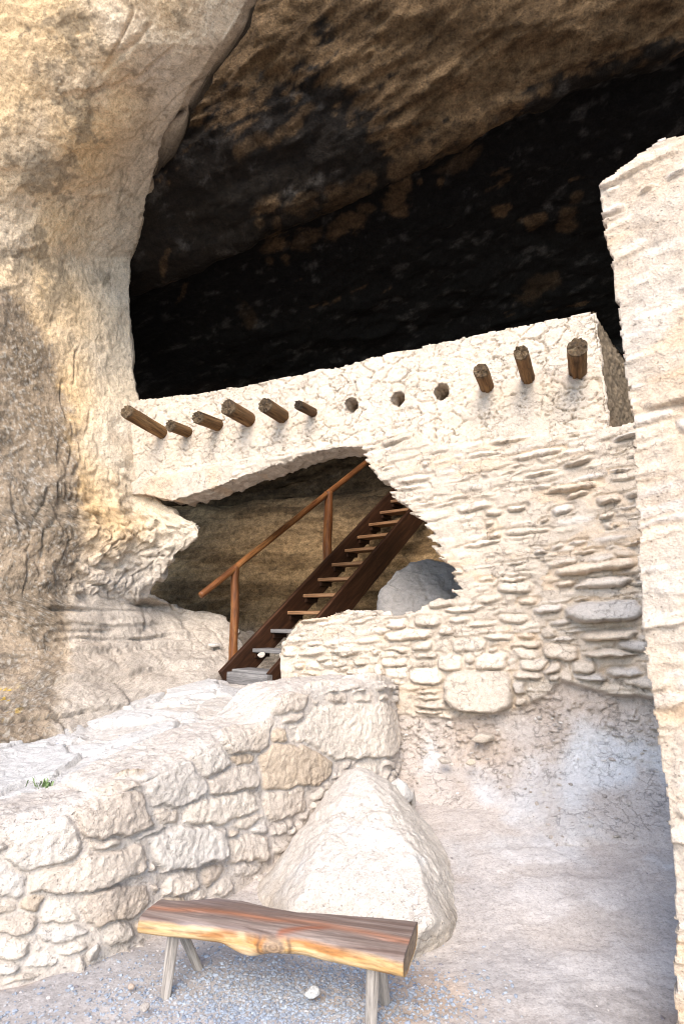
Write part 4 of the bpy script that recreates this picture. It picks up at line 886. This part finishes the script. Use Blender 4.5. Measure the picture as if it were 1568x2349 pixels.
def small_rock(px, py, yy, w0, h0, dp, colr, label, seed, name='stone', cat='stone', group=None, sub=4):
    """a loose stone of about w0 x dp x h0 metres whose middle is seen at px, py"""
    c = on_y(float(px), float(py), yy); rng = random.Random(seed); pts = []
    for k in range(14):
        a_ = rng.uniform(0, 2 * math.pi); b_ = rng.uniform(-1, 1); s_ = math.sqrt(1 - b_ * b_)
        pts.append((c[0] + w0 / 2 * s_ * math.cos(a_) * 1.1, c[1] + dp / 2 * s_ * math.sin(a_), c[2] + h0 / 2 * b_ * 1.15))
    return rock(name, pts, sub, min(w0, h0) * 0.08, 1.2 / max(h0, 0.03), colr, label, cat, seed, 14, group=group)
SC = (0.58, 0.50, 0.42)
wy = lambda px, out: float((on_plane(np.array(float(px)), np.array(1500.0), AZ, D - out))[1])
small_rock(887, 1412, wy(887, -0.05), 0.12, 0.085, 0.12, SC, 'rounded stone sitting on the arch sill in front of the grey boulder', 11)
small_rock(939, 1408, wy(939, -0.05), 0.085, 0.05, 0.09, SC, 'smallest flat pebble on the arch sill right of the rounded stone', 12)
small_rock(1103, 1692, wy(1103, 0.14), 0.24, 0.085, 0.16, (0.50, 0.42, 0.34), 'flat brown stone jutting from the dirt below the embedded boulder', 13)
small_rock(1020, 1745, wy(1020, 0.30), 0.13, 0.06, 0.10, (0.46, 0.40, 0.34), 'small angular stone in the flaky dirt right of the low wall end', 14)
small_rock(1078, 1748, wy(1078, 0.32), 0.10, 0.045, 0.08, (0.52, 0.44, 0.34), 'small yellowish stone stuck in the dirt below the flat brown stone', 15)
small_rock(916, 1822, 4.45, 0.20, 0.22, 0.16, (0.56, 0.52, 0.48), 'squarish grey stone standing right behind the pyramid boulder top', 16)
small_rock(944, 1835, 4.55, 0.06, 0.16, 0.1, (0.46, 0.41, 0.36), 'thin upright stone sliver beside the squarish grey stone', 17)
small_rock(217, 2190, 3.12, 0.075, 0.095, 0.07, (0.55, 0.49, 0.43), 'egg shaped stone at the foot of the low wall left of the bench', 18)
small_rock(332, 2313, 2.76, 0.045, 0.04, 0.04, (0.42, 0.37, 0.33), 'brown pebble on the gravel left of the front bench leg', 19)
small_rock(300, 2264, 2.93, 0.032, 0.026, 0.03, (0.52, 0.40, 0.32), 'pinkish pebble between low wall and bench leg', 20)
small_rock(713, 2275, 2.86, 0.075, 0.05, 0.06, (0.55, 0.55, 0.55), 'largest pale gravel lump under the middle of the bench', 21)
small_rock(194, 1520, 6.3, 0.16, 0.05, 0.14, (0.60, 0.54, 0.46), 'flat pale stone lying against the lichen covered cliff foot', 22)
small_rock(660, 1478, 6.42, 0.14, 0.10, 0.12, SC, 'pale stone lying on the stairs beside the arch sill', 23)
small_rock(648, 1508, 6.35, 0.13, 0.08, 0.12, SC, 'pale stone wedged under the lowest stair tread', 24)
small_rock(600, 1503, 6.5, 0.10, 0.06, 0.1, SC, 'small pale stone packed under the second stair tread', 25)
small_rock(487, 1480, 7.05, 0.20, 0.05, 0.18, (0.58, 0.52, 0.46), 'flat slab lying left of the lower stair post', 26)
small_rock(460, 1470, 7.35, 0.16, 0.04, 0.16, (0.58, 0.52, 0.46), 'flat pale slab at the foot of the ledge, farthest from the stairs', 27)

# ------------------------------------------------------------------ wooden stairs
def oriented(o, parent, origin, xdir, up=(0, 0, 1)):
    x = np.array(xdir, float); x /= np.linalg.norm(x); z = np.array(up, float); y = np.cross(z, x); y /= np.linalg.norm(y); z = np.cross(x, y)
    Mx = Matrix(((x[0], y[0], z[0], origin[0]), (x[1], y[1], z[1], origin[1]), (x[2], y[2], z[2], origin[2]), (0, 0, 0, 1)))
    o.matrix_local = (Matrix.Translation(-Vector(parent.location)) @ Mx) if parent else Mx
def plank_mesh(name, L, w0, t0, seed=0, wear=0.004, colr=None, cut0=0.0, cut1=0.0):
    """board along x from 0 to L, y centred, z from -t0 to 0; cut = how far the end slants over the height"""
    nx = max(8, int(L / 0.03)); sec = []
    b = min(0.006, t0 * 0.2)
    for (y0, y1, z0, z1, k) in ((-w0 / 2, -w0 / 2, -t0 + b, -b, 3), (-w0 / 2 + b, w0 / 2 - b, 0, 0, 6), (w0 / 2, w0 / 2, -b, -t0 + b, 3), (w0 / 2 - b, -w0 / 2 + b, -t0, -t0, 6)):
        for i in range(k + 1): sec.append((y0 + (y1 - y0) * i / k, z0 + (z1 - z0) * i / k))
    sec = np.array(sec); ns = len(sec)
    xs = np.linspace(0, L, nx); X = xs[:, None] * np.ones(ns)
    Yv = sec[None, :, 0] * np.ones((nx, 1)); Zv = sec[None, :, 1] * np.ones((nx, 1))
    kz = (Zv + t0) / t0
    X = X + (1 - xs / L)[:, None] * cut0 * kz + (xs / L)[:, None] * cut1 * kz
    nz = fbm(np.stack([X * 4, Yv * 20, Zv * 20 + seed], -1), 3, 1000 + seed)
    V = np.stack([X, Yv + nz * wear, Zv + fbm(np.stack([X * 5, Yv * 16 + 9, Zv * 16 + seed], -1), 3, 1010 + seed) * wear], -1)
    i = np.arange(nx * ns).reshape(nx, ns); j = np.roll(i, -1, 1)
    F = np.stack([i[:-1], i[1:], j[1:], j[:-1]], -1).reshape(-1, 4)
    c0, c1 = V[0].mean(0), V[-1].mean(0); V = np.concatenate([V.reshape(-1, 3), [c0, c1]]); m = nx * ns
    T0 = np.stack([i[0], j[0], np.full(ns, m)], -1); T1 = np.stack([j[-1], i[-1], np.full(ns, m + 1)], -1)
    me = make_mesh(name, V, [F, T0, T1], np.ones((len(V), 3)) if colr is None else np.ones((len(V), 3)) * colr, smooth=False)
    return me
def pole_mesh(name, L, r0, r1, seed=0, bow=0.01, knob=0.08, colr=1.0):
    nx, na = max(12, int(L / 0.025)), 20
    xs = np.linspace(0, L, nx); th = np.linspace(0, 2 * math.pi, na, endpoint=False); X, T = np.meshgrid(xs, th, indexing='ij')
    cy, cz = np.cos(T), np.sin(T)
    g = fbm(np.stack([X * 5, cy * 1.3 + seed, cz * 1.3], -1), 3, 1100 + seed); g2 = fbm(np.stack([X * 1.8 + seed, cy * 3, cz * 3], -1), 3, 1110 + seed)
    r = (r0 + (r1 - r0) * X / L) * (1 + knob * 1.6 * g + 0.10 * g2)
    off = bow * np.stack([gnoise(np.stack([xs * 1.6, xs * 0 + seed, xs * 0], -1), 1120), gnoise(np.stack([xs * 1.6, xs * 0 + seed + 5, xs * 0], -1), 1121)], -1)
    V = np.stack([X, r * cy + off[:, None, 0], r * cz + off[:, None, 1]], -1)
    i = np.arange(nx * na).reshape(nx, na); j = np.roll(i, -1, 1); F = np.stack([i[:-1], i[1:], j[1:], j[:-1]], -1).reshape(-1, 4)
    c0, c1 = V[0].mean(0), V[-1].mean(0); m = nx * na
    c = np.ones((m + 2, 3)) * colr * np.concatenate([(1 - 0.4 * sstep(0.1, 0.4, g2)).ravel(), [1, 1]])[:, None]
    V = np.concatenate([V.reshape(-1, 3), [c0 + (-0.004, 0, 0), c1 + (0.004, 0, 0)]])
    T0 = np.stack([i[0], j[0], np.full(na, m)], -1); T1 = np.stack([j[-1], i[-1], np.full(na, m + 1)], -1)
    return make_mesh(name, V, [F, T0, T1], c)
M_dark = wood_mat('dark_stained_plank', [(0.013, 0.005, 0.002), (0.036, 0.014, 0.006), (0.07, 0.030, 0.014)], (1.5, 20, 20), 0.55, 0.4, True)
M_tread = wood_mat('worn_tread_plank', [(0.10, 0.05, 0.025), (0.24, 0.125, 0.06), (0.36, 0.22, 0.12)], (1.5, 22, 22), 0.7, 0.5, True)
M_grey = wood_mat('weathered_grey_plank', [(0.075, 0.068, 0.066), (0.155, 0.145, 0.14), (0.24, 0.225, 0.215)], (1.5, 24, 24), 0.85, 0.7, True)
M_pole = wood_mat('varnished_pole', [(0.045, 0.015, 0.006), (0.155, 0.055, 0.016), (0.31, 0.14, 0.048)], (1.6, 14, 14), 0.5, 0.5, True)
def build_stairs():
    k = 1.08
    O = CAM + (np.array([-0.874, 6.013, 1.086]) - CAM) * k; az = math.radians(39.84)
    d = np.array([math.sin(az), math.cos(az), 0.0]); r = np.array([math.cos(az), -math.sin(az), 0.0]); up = np.array([0, 0, 1.0])
    rise, run, W = 0.19 * k, 0.2458 * k, 0.502 * k
    root = empty('staircase', tuple(O - up * 0.14))
    tag(root, 'steep open wooden stairs with dark stringers and a pole handrail inside the arch', 'stairs')
    sl = d * run + up * rise; sl /= np.linalg.norm(sl); perp = np.cross(r, sl); perp = perp if perp[2] > 0 else -perp
    Ls = 4.9
    for s in (-1, 1):
        me = plank_mesh('stringer', Ls, 0.055, 0.30, 20 + s, 0.003, np.array((1, 1, 1.0)), 0.0, 0.0)
        o = link('stringer', me, M_dark, root)
        oriented(o, root, O + r * s * (W / 2 + 0.028) + perp * (0.005 if s > 0 else 0.075) - sl * (0.12 if s < 0 else 0.02) - d * 0.02, sl, perp)
    for i in range(1, 15):
        me = plank_mesh('tread', W, 0.235, 0.042, 40 + i, 0.003, np.array((1, 1, 1.0)))
        o = link('tread', me, M_grey if i <= 2 else M_tread, root)
        oriented(o, root, O - r * (W / 2) + d * (run * i + 0.1175) + up * rise * i, r)
        if i <= 2: o['label'] = 'weathered grey tread'
        for s in (-1, 1):
            me = plank_mesh('cleat', 0.20, 0.035, 0.055, 60 + i, 0.002, np.array((0.8, 0.8, 0.8)))
            c_ = link('cleat', me, M_dark, o)
            c_.matrix_local = Matrix.Translation(Vector((W / 2 + s * (W / 2 - 0.019), -0.09, -0.044))) @ Matrix.Rotation(math.radians(90), 4, 'Z')
    # the broad bottom step: a thick grey board and its top
    me = plank_mesh('bottom_board', W + 0.14, 0.07, 0.12, 90, 0.006); o = link('bottom_board', me, M_grey, root); o['label'] = 'thick grey board across the foot of the stairs'
    oriented(o, root, O - r * (W / 2 + 0.07) - d * 0.05 - up * 0.02, r)
    me = plank_mesh('tread', W, 0.26, 0.04, 91, 0.004); o = link('tread', me, M_grey, root); o['label'] = 'weathered grey tread'
    oriented(o, root, O - r * W / 2 + d * 0.11 + up * 0.005, r)
    # posts and handrail on the left side
    left = O - r * (W / 2 + 0.10)
    hs, hb = 0.92, None
    def rail_pt(m): return left + d * m + up * (m * rise / run)
    # post 1 and 2 placed by the photograph on the left stringer's vertical plane
    nL = r
    def on_left(px, py):
        rr = ray(px, py); t_ = ((left - CAM) @ nL) / (rr @ nL); return CAM + rr * t_
    p1t, p1b = on_left(541, 1300), on_left(539, 1510); p2t, p2b = on_left(752, 1128), on_left(752, 1300)
    for nm, tpt, bpt, r0, sd in (('post', p1t, p1b, 0.047, 3), ('post', p2t, p2b, 0.060, 7)):
        b_ = np.array([tpt[0], tpt[1], bpt[2] - 0.04]); L = tpt[2] - b_[2]
        o = link(nm, pole_mesh(nm, L, r0 * 1.05, r0 * 0.95, sd, 0.02, 0.10, 0.95), M_pole, root); oriented(o, root, b_, (0, 0, 1), (0, 1, 0))
    h0, h1 = on_left(460, 1366), on_left(838, 1062)
    ax = (h1 - h0) / np.linalg.norm(h1 - h0)
    o = link('handrail', pole_mesh('handrail', np.linalg.norm(h1 - h0) + 1.0, 0.036, 0.042, 13, 0.006, 0.05, 1.0), M_pole, root); oriented(o, root, h0, ax, np.cross(ax, r) * -1 if np.cross(ax, r)[2] < 0 else np.cross(ax, r))
build_stairs()

# ------------------------------------------------------------------ log bench
def build_bench():
    zs = 0.345
    fl, fr = on_z(320, 2100, zs), on_z(925, 2197, zs); bl, br = on_z(392, 2060, zs), on_z(968, 2109, zs)
    ax = (fr - fl); L = np.linalg.norm(ax); ax /= L; yv = np.cross([0, 0, 1.0], ax)
    root = empty('log_bench', (fl[0] * .5 + fr[0] * .5, fl[1] * .5 + fr[1] * .5, 0)); tag(root, 'rustic split log bench with dark flat top and golden live edge on four stick legs', 'bench')
    def loc(P): v = np.asarray(P) - fl; return v @ ax, v @ yv
    def edge(px, py): return loc(on_z(px, py, zs))
    fe = np.array([edge(*p) for p in ((318, 2100), (400, 2108), (500, 2118), (560, 2126), (597, 2134), (640, 2135), (700, 2143), (780, 2162), (860, 2180), (925, 2197))])
    be = np.array([edge(*p) for p in ((394, 2061), (430, 2062), (499, 2055), (560, 2062), (620, 2076), (683, 2087), (760, 2092), (850, 2098), (968, 2109))])
    nx = 260; xs = np.linspace(0, L, nx)
    yf = np.interp(xs, fe[:, 0], fe[:, 1]); yb_ = np.interp(xs, be[:, 0], be[:, 1])
    yb_ = np.where(xs < be[0, 0], be[0, 1] + 0.0 * xs, yb_)
    # how deep the log hangs below its top, from the lower silhouette
    low = [(326, 2135), (391, 2149), (450, 2160), (510, 2172), (545, 2196), (560, 2204), (578, 2206), (600, 2198), (620, 2193), (680, 2203), (737, 2216), (847, 2231), (934, 2241)]
    def depth(px, py, out):
        P = fl + ax * 0 ; n = yv; r_ = ray(px, py); t_ = ((fl + yv * out - CAM) @ n) / (r_ @ n); Q = CAM + r_ * t_; return (Q - fl) @ ax, zs - Q[2]
    dl = np.array([depth(a, b, 0.05) for a, b in low]); th = np.interp(xs, dl[:, 0], dl[:, 1])
    kk = np.ones(7) / 7; th = np.convolve(np.pad(th, 3, 'edge'), kk, 'valid')
    nt, nf = 40, 44
    V = np.zeros((nx, nt + nf, 3)); col = np.ones((nx, nt + nf, 3))
    for i in range(nx):
        w0 = yb_[i] - yf[i]; t_ = np.linspace(0, 1, nt)
        V[i, :nt, 0] = xs[i]; V[i, :nt, 1] = yb_[i] + (yf[i] - yb_[i]) * t_; V[i, :nt, 2] = -0.012 * (np.abs(2 * t_ - 1) ** 6) 
        a = np.linspace(0, 1, nf + 2)[1:-1]
        ph = -math.pi * a                                       # from the front edge under to the back edge
        cy = (yf[i] + yb_[i]) / 2; hw = w0 / 2 * 1.03
        V[i, nt:, 0] = xs[i]; sq = np.sign(np.cos(ph)) * np.abs(np.cos(ph)) ** 0.55
        V[i, nt:, 1] = cy - hw * sq - 0.012 * np.sin(np.pi * np.clip(a * 3, 0, 1)); V[i, nt:, 2] = -0.012 - (th[i] - 0.012) * np.abs(np.sin(ph)) ** 0.6
    X, Yv, Zv = V[..., 0], V[..., 1], V[..., 2]
    side = np.zeros((nx, nt + nf)); side[:, nt:] = 1
    g = fbm(np.stack([X * 3, Yv * 14, Zv * 18], -1), 4, 1200)
    # knot on the front
    kx, kz_ = edge(628, 2140)[0], -0.055
    kd = np.hypot((X - kx) / 1.25, Zv - kz_); km = side * np.exp(-(kd / 0.05) ** 2) * (Yv < (yf + 0.08)[:, None])
    ring = np.sin(kd * 420)
    out = 0.006 * g * side + km * 0.018 + km * 0.003 * ring
    V[..., 1] -= out; V[..., 2] += (1 - side) * (0.004 * fbm(np.stack([X * 2.5, Yv * 30, X * 0], -1), 3, 1210) + 0.003 * g)
    crk = ridged(np.stack([X * 0.9, Yv * 9, Zv * 0], -1), 3, 1215); V[..., 2] -= (1 - side) * 0.007 * sstep(0.86, 0.98, crk)
    # wood colours: purple brown top with rusty streaks, golden sapwood sides with brown stains
    s1 = fbm(np.stack([X * 0.9, Yv * 22 + 0.6 * gnoise(np.stack([X * 3, Yv * 3, X * 0], -1), 1221), X * 0], -1), 4, 1220); s2 = fbm(np.stack([X * 1.6, Yv * 60, X * 0], -1), 3, 1222)
    ctop = lerp3((0.135, 0.088, 0.070), (0.235, 0.178, 0.148), sstep(-0.25, 0.3, s1 + 0.5 * s2))
    mid = (Yv - (yf + (yb_ - yf) * 0.42)[:, None] - 0.03 * gnoise(np.stack([X * 2.2, X * 0, X * 0], -1), 1230)) / 0.022
    ctop = lerp3(ctop, (0.34, 0.13, 0.06), 0.75 * np.exp(-mid ** 2) * np.clip(0.75 + s2, 0, 1))
    ctop = lerp3(ctop, (0.07, 0.042, 0.04), 0.8 * sstep(0.25, 0.5, s2 + 0.2 * s1))
    ctop = lerp3(ctop, (0.28, 0.24, 0.25), 0.5 * sstep(0.05, 0.35, fbm(np.stack([X * 1.2, Yv * 8, X * 0], -1), 3, 1224)) * sstep(0.55, 0.1, X / L))
    vk = (Yv - (yf + (X - kx) * 0.55)[:, ...] if False else (Yv - yf[:, None] - np.clip(X - kx, 0, 0.3) * 0.42))
    wedge = np.exp(-(vk / 0.018) ** 2) * sstep(-0.01, 0.02, X - kx) * sstep(0.24, 0.16, X - kx); ctop = lerp3(ctop, (0.23, 0.075, 0.035), 0.85 * wedge)
    n4 = fbm(np.stack([X * 4.5, Zv * 30, Yv * 10], -1), 4, 1240); n5 = fbm(np.stack([X * 2.0, Zv * 55, Yv * 8], -1), 4, 1241)
    cs = lerp3((0.40, 0.235, 0.085), (0.50, 0.36, 0.20), sstep(-0.2, 0.25, n5))
    cs = lerp3(cs, (0.30, 0.115, 0.025), 0.9 * sstep(-0.03, 0.22, n4 + 0.3 * n5))
    cs = lerp3(cs, (0.07, 0.038, 0.02), 0.85 * sstep(0.16, 0.32, fbm(np.stack([X * 1.5, Zv * 40, Yv * 6], -1), 4, 1242) + 0.1 * n4))
    cs = lerp3(cs, (0.70, 0.58, 0.40), 0.7 * np.exp(-((X - kx + 0.09) / 0.10) ** 2) * sstep(-0.06, -0.11, Zv))
    kc = lerp3((0.20, 0.13, 0.085), (0.30, 0.20, 0.12), 0.5 + 0.35 * ring); cs = lerp3(cs, kc, sstep(0.45, 0.75, km))
    rimk = np.exp(-((kd - 0.052) / 0.006) ** 2) * side; cs = lerp3(cs, (0.12, 0.06, 0.03), 0.8 * rimk * (Yv < (yf + 0.05)[:, None]))
    c = np.where(side[..., None] > 0.5, cs, ctop)
    c = lerp3(c, (0.14, 0.08, 0.05), 0.8 * np.exp(-((Zv + 0.010) / 0.006) ** 2) * side)
    i = np.arange(nx * (nt + nf)).reshape(nx, nt + nf); j = np.roll(i, -1, 1); F = np.stack([i[:-1], j[:-1], j[1:], i[1:]], -1).reshape(-1, 4)
    # sawn ends: rings shrinking to the middle
    Vs, Cs, Fs = [V.reshape(-1, 3)], [c.reshape(-1, 3)], [F]; cnt = nx * (nt + nf); ns = nt + nf
    for e_, sg in ((0, -1), (nx - 1, 1)):
        prev = i[e_]; cen = V[e_].mean(0)
        for kk_ in (0.75, 0.5, 0.25, 0.02):
            rr_ = cen + (V[e_] - cen) * kk_; rr_[:, 0] += sg * 0.004 * fbm(rr_ * 30, 2, 1250)
            idx = cnt + np.arange(ns); Vs.append(rr_); Cs.append(np.ones((ns, 3)) * (np.array((0.20, 0.14, 0.09)) * (0.75 + 0.5 * (kk_ in (0.5, 0.02)))))
            a0, a1, b0, b1 = prev, np.roll(prev, -1), idx, np.roll(idx, -1)
            Fs.append(np.stack([a0, b0, b1, a1], -1) if sg > 0 else np.stack([a0, a1, b1, b0], -1)); prev = idx; cnt += ns
    m, ntr, bs = nodes_of('split_log_wood'); Lk = ntr.links.new
    tc = N(ntr, 'ShaderNodeTexCoord'); mp = N(ntr, 'ShaderNodeMapping'); mp.inputs['Scale'].default_value = (5, 110, 110); Lk(tc.outputs['Object'], mp.inputs['Vector'])
    at = N(ntr, 'ShaderNodeAttribute', attribute_name='Col'); nn = N(ntr, 'ShaderNodeTexNoise', Scale=1.0, Detail=6.0, Roughness=0.65); Lk(mp.outputs[0], nn.inputs['Vector'])
    Lk(mixc(ntr, 'MULTIPLY', 1.0, at.outputs['Color'], ramp(ntr, nn.outputs['Fac'], [(0.32, 0.62), (0.6, 1.1)])), bs.inputs['Base Color'])
    bp = N(ntr, 'ShaderNodeBump', Strength=0.5, Distance=0.003); Lk(nn.outputs['Fac'], bp.inputs['Height']); Lk(bp.outputs[0], bs.inputs['Normal'])
    bs.inputs['Roughness'].default_value = 0.62; bs.inputs['Specular IOR Level'].default_value = 0.4
    o = link('seat', make_mesh('seat', np.concatenate(Vs), Fs, np.concatenate(Cs)), m, root)
    oriented(o, root, fl, ax)
    M_leg = wood_mat('peeled_stick', [(0.17, 0.145, 0.125), (0.34, 0.30, 0.265), (0.46, 0.42, 0.38)], (2, 26, 26), 0.85, 0.8, True)
    for sd, tp_, ft, r0 in ((1, (397, 2150, 0.10), (380, 2290), 0.025), (2, (427, 2152, 0.26), (457, 2226), 0.022), (3, (853, 2238, 0.10), (849, 2372), 0.025), (4, (874, 2232, 0.22), (882, 2300), 0.025)):
        # top goes up into the log at the given distance behind its front edge
        r_ = ray(tp_[0], tp_[1]); t_ = ((fl + yv * tp_[2] - CAM) @ yv) / (r_ @ yv); T = CAM + r_ * t_
        B = on_z(float(ft[0]), float(ft[1]), 0.0); v = T - B; v /= np.linalg.norm(v); B = B - v * 0.02
        Lg = np.linalg.norm(T - B) + 0.05
        l_ = link('leg', pole_mesh('leg', Lg, r0 * 0.88, r0 * 1.05, 30 + sd, 0.012, 0.12, 0.95), M_leg, root); oriented(l_, root, B, v, (0, 1, 0))
build_bench()

# ------------------------------------------------------------------ gravel, scree
def chips(name, spots, mat, pal, seed):
    rng = np.random.default_rng(seed); dv, F = ico(1); Vs, Fs, Cs = [], [], []
    n = len(spots)
    if n == 0: return
    base = dv[None] * (1 + 0.55 * (rng.random((n, len(dv), 1)) - 0.5))
    sc_ = np.stack([0.75 + 0.8 * rng.random(n), 0.6 + 0.6 * rng.random(n), 0.35 + 0.4 * rng.random(n)], -1)
    V = base * sc_[:, None] * spots[:, None, 3:4]
    a = rng.random(n) * 6.28; ca, sa = np.cos(a)[:, None], np.sin(a)[:, None]; tl = (rng.random(n) - .5)[:, None] * 0.8
    x, y, z = V[..., 0], V[..., 1], V[..., 2]; y, z = y * np.cos(tl) - z * np.sin(tl), y * np.sin(tl) + z * np.cos(tl)
    V = np.stack([x * ca - y * sa, x * sa + y * ca, z], -1) + spots[:, None, :3]
    pal = np.array(pal); C_ = pal[rng.integers(0, len(pal), n)] * (0.8 + 0.4 * rng.random((n, 1)))
    F_ = F[None] + (np.arange(n) * len(dv))[:, None, None]
    me = make_mesh(name, V.reshape(-1, 3), [F_.reshape(-1, 3)], np.repeat(C_, len(dv), 0), smooth=False)
    return link(name, me, mat)
rng = np.random.default_rng(4)
def scatter(n, x0, x1, y0, y1, dens, smin, smax, zf):
    p = np.stack([rng.uniform(x0, x1, n), rng.uniform(y0, y1, n)], -1); q3 = np.stack([p[:, 0], p[:, 1], 0 * p[:, 0]], -1)
    k = rng.random(n) < dens(p, q3); p = p[k]; s_ = smin + (smax - smin) * rng.random(len(p)) ** 2.5
    return np.stack([p[:, 0], p[:, 1], zf(p[:, 0], p[:, 1]) + s_ * 0.15, s_], -1)
def gz(x, y):
    p = uv3(x, y); pk = fbm(p * 1.4, 4, 21); return ground_z(x, y) + 0.03 * pk + 0.012 * fbm(p * 7, 4, 22)
def dens1(p, q3):
    c = np.exp(-(((p[:, 0] + 0.25) / 0.55) ** 2 + ((p[:, 1] - 2.88) / 0.26) ** 2)); l_ = np.exp(-(((p[:, 0] + 1.2) / 0.6) ** 2 + ((p[:, 1] - 2.5) / 0.25) ** 2)) * 0.55
    l2 = np.exp(-(((p[:, 0] + 0.4) / 0.9) ** 2 + ((p[:, 1] - 2.45) / 0.3) ** 2)) * 0.75
    return np.clip(np.maximum(np.maximum(c * 1.3, l_), l2) * (0.75 + 0.9 * fbm(q3 * 4, 3, 77)), 0, 1) 
g1 = scatter(62000, -2.2, 0.75, 2.1, 3.35, dens1, 0.0035, 0.0105, gz)
g2 = scatter(9000, -2.4, 3.2, 2.0, 5.4, lambda p, q3: 0.55 * np.clip(0.4 + fbm(q3 * 2, 3, 78), 0, 1), 0.003, 0.010, gz)
tag(chips('gravel', np.concatenate([g1]), M_gravel, [(0.29, 0.32, 0.37), (0.27, 0.30, 0.35), (0.32, 0.35, 0.39), (0.33, 0.32, 0.32), (0.22, 0.245, 0.295)], 5), 'blue grey gravel spread under and in front of the bench', 'gravel', kind='stuff')
tag(chips('grit', g2, M_gravel, [(0.36, 0.32, 0.31), (0.44, 0.40, 0.38), (0.22, 0.20, 0.21), (0.48, 0.44, 0.41)], 6), 'sparse grit lying over the packed dirt floor', 'grit', kind='stuff')
r5 = np.random.default_rng(9); sz = 0.006 + 0.020 * r5.random(len(SCREE)) ** 3
tag(chips('scree', np.concatenate([SCREE, sz[:, None]], 1), M_stone, [(0.50, 0.44, 0.38), (0.44, 0.38, 0.32), (0.56, 0.51, 0.46), (0.40, 0.35, 0.31)], 10), 'small flakes of stone stuck in the crumbling dirt at the wall foot', 'scree', kind='stuff')
def tz(x, y): return terrace_z(x, y) + 0.03 * fbm(uv3(x, y) * 1.2, 4, 600) + 0.014 * fbm(uv3(x, y) * 5, 4, 601)
g3 = scatter(5000, -2.7, -0.7, 3.9, 6.6, lambda p, q3: np.clip(1.6 * fbm(q3 * 1.7, 3, 79) - 0.1, 0, 0.8) * (p[:, 1] > path_y(p[:, 0]) + 0.5), 0.004, 0.013, tz)
tag(chips('terrace_gravel', g3, M_gravel, [(0.42, 0.43, 0.46), (0.50, 0.47, 0.44), (0.34, 0.34, 0.36)], 7), 'fine grey gravel strewn on the terrace by the stairs', 'gravel', kind='stuff')

# ------------------------------------------------------------------ the tuft of green weeds on the terrace
def weeds():
    c = on_z(104.0, 1806.0, 0.66); r_ = random.Random(3); V, F = [], []
    for k in range(46):
        a = r_.uniform(0, 6.28); l = r_.uniform(0.03, 0.075); b = np.array([r_.gauss(0, 0.03), r_.gauss(0, 0.02), 0]); w0 = 0.0035
        d = np.array([math.cos(a) * 0.6, math.sin(a) * 0.6, 0.8]); s = np.array([-math.sin(a), math.cos(a), 0]) * w0
        i = len(V); m = b + d * l * .55 + (0, 0, l * .1); t = b + d * l + (0, 0, -l * 0.12)
        V += [b - s * .6, b + s * .6, m + s, m - s, t]; F.append((i, i + 1, i + 2, i + 3)); F.append((i + 3, i + 2, i + 4, i + 4))
    V = np.array(V); q = [f for f in F if f[2] != f[3]]; t3 = [f[:3] for f in F if f[2] == f[3]]
    m, nt, bs = nodes_of('weed_leaf'); nn = N(nt, 'ShaderNodeTexNoise', Scale=30.0)
    nt.links.new(ramp(nt, nn.outputs['Fac'], [(0.3, (0.10, 0.17, 0.05)), (0.7, (0.22, 0.30, 0.10))]), bs.inputs['Base Color'])
    tag(link('weed_tuft', make_mesh('weed_tuft', V, [np.array(q), np.array(t3)], None), m, loc=tuple(c)), 'small tuft of green weeds growing on the terrace behind the low wall', 'plant')
weeds()
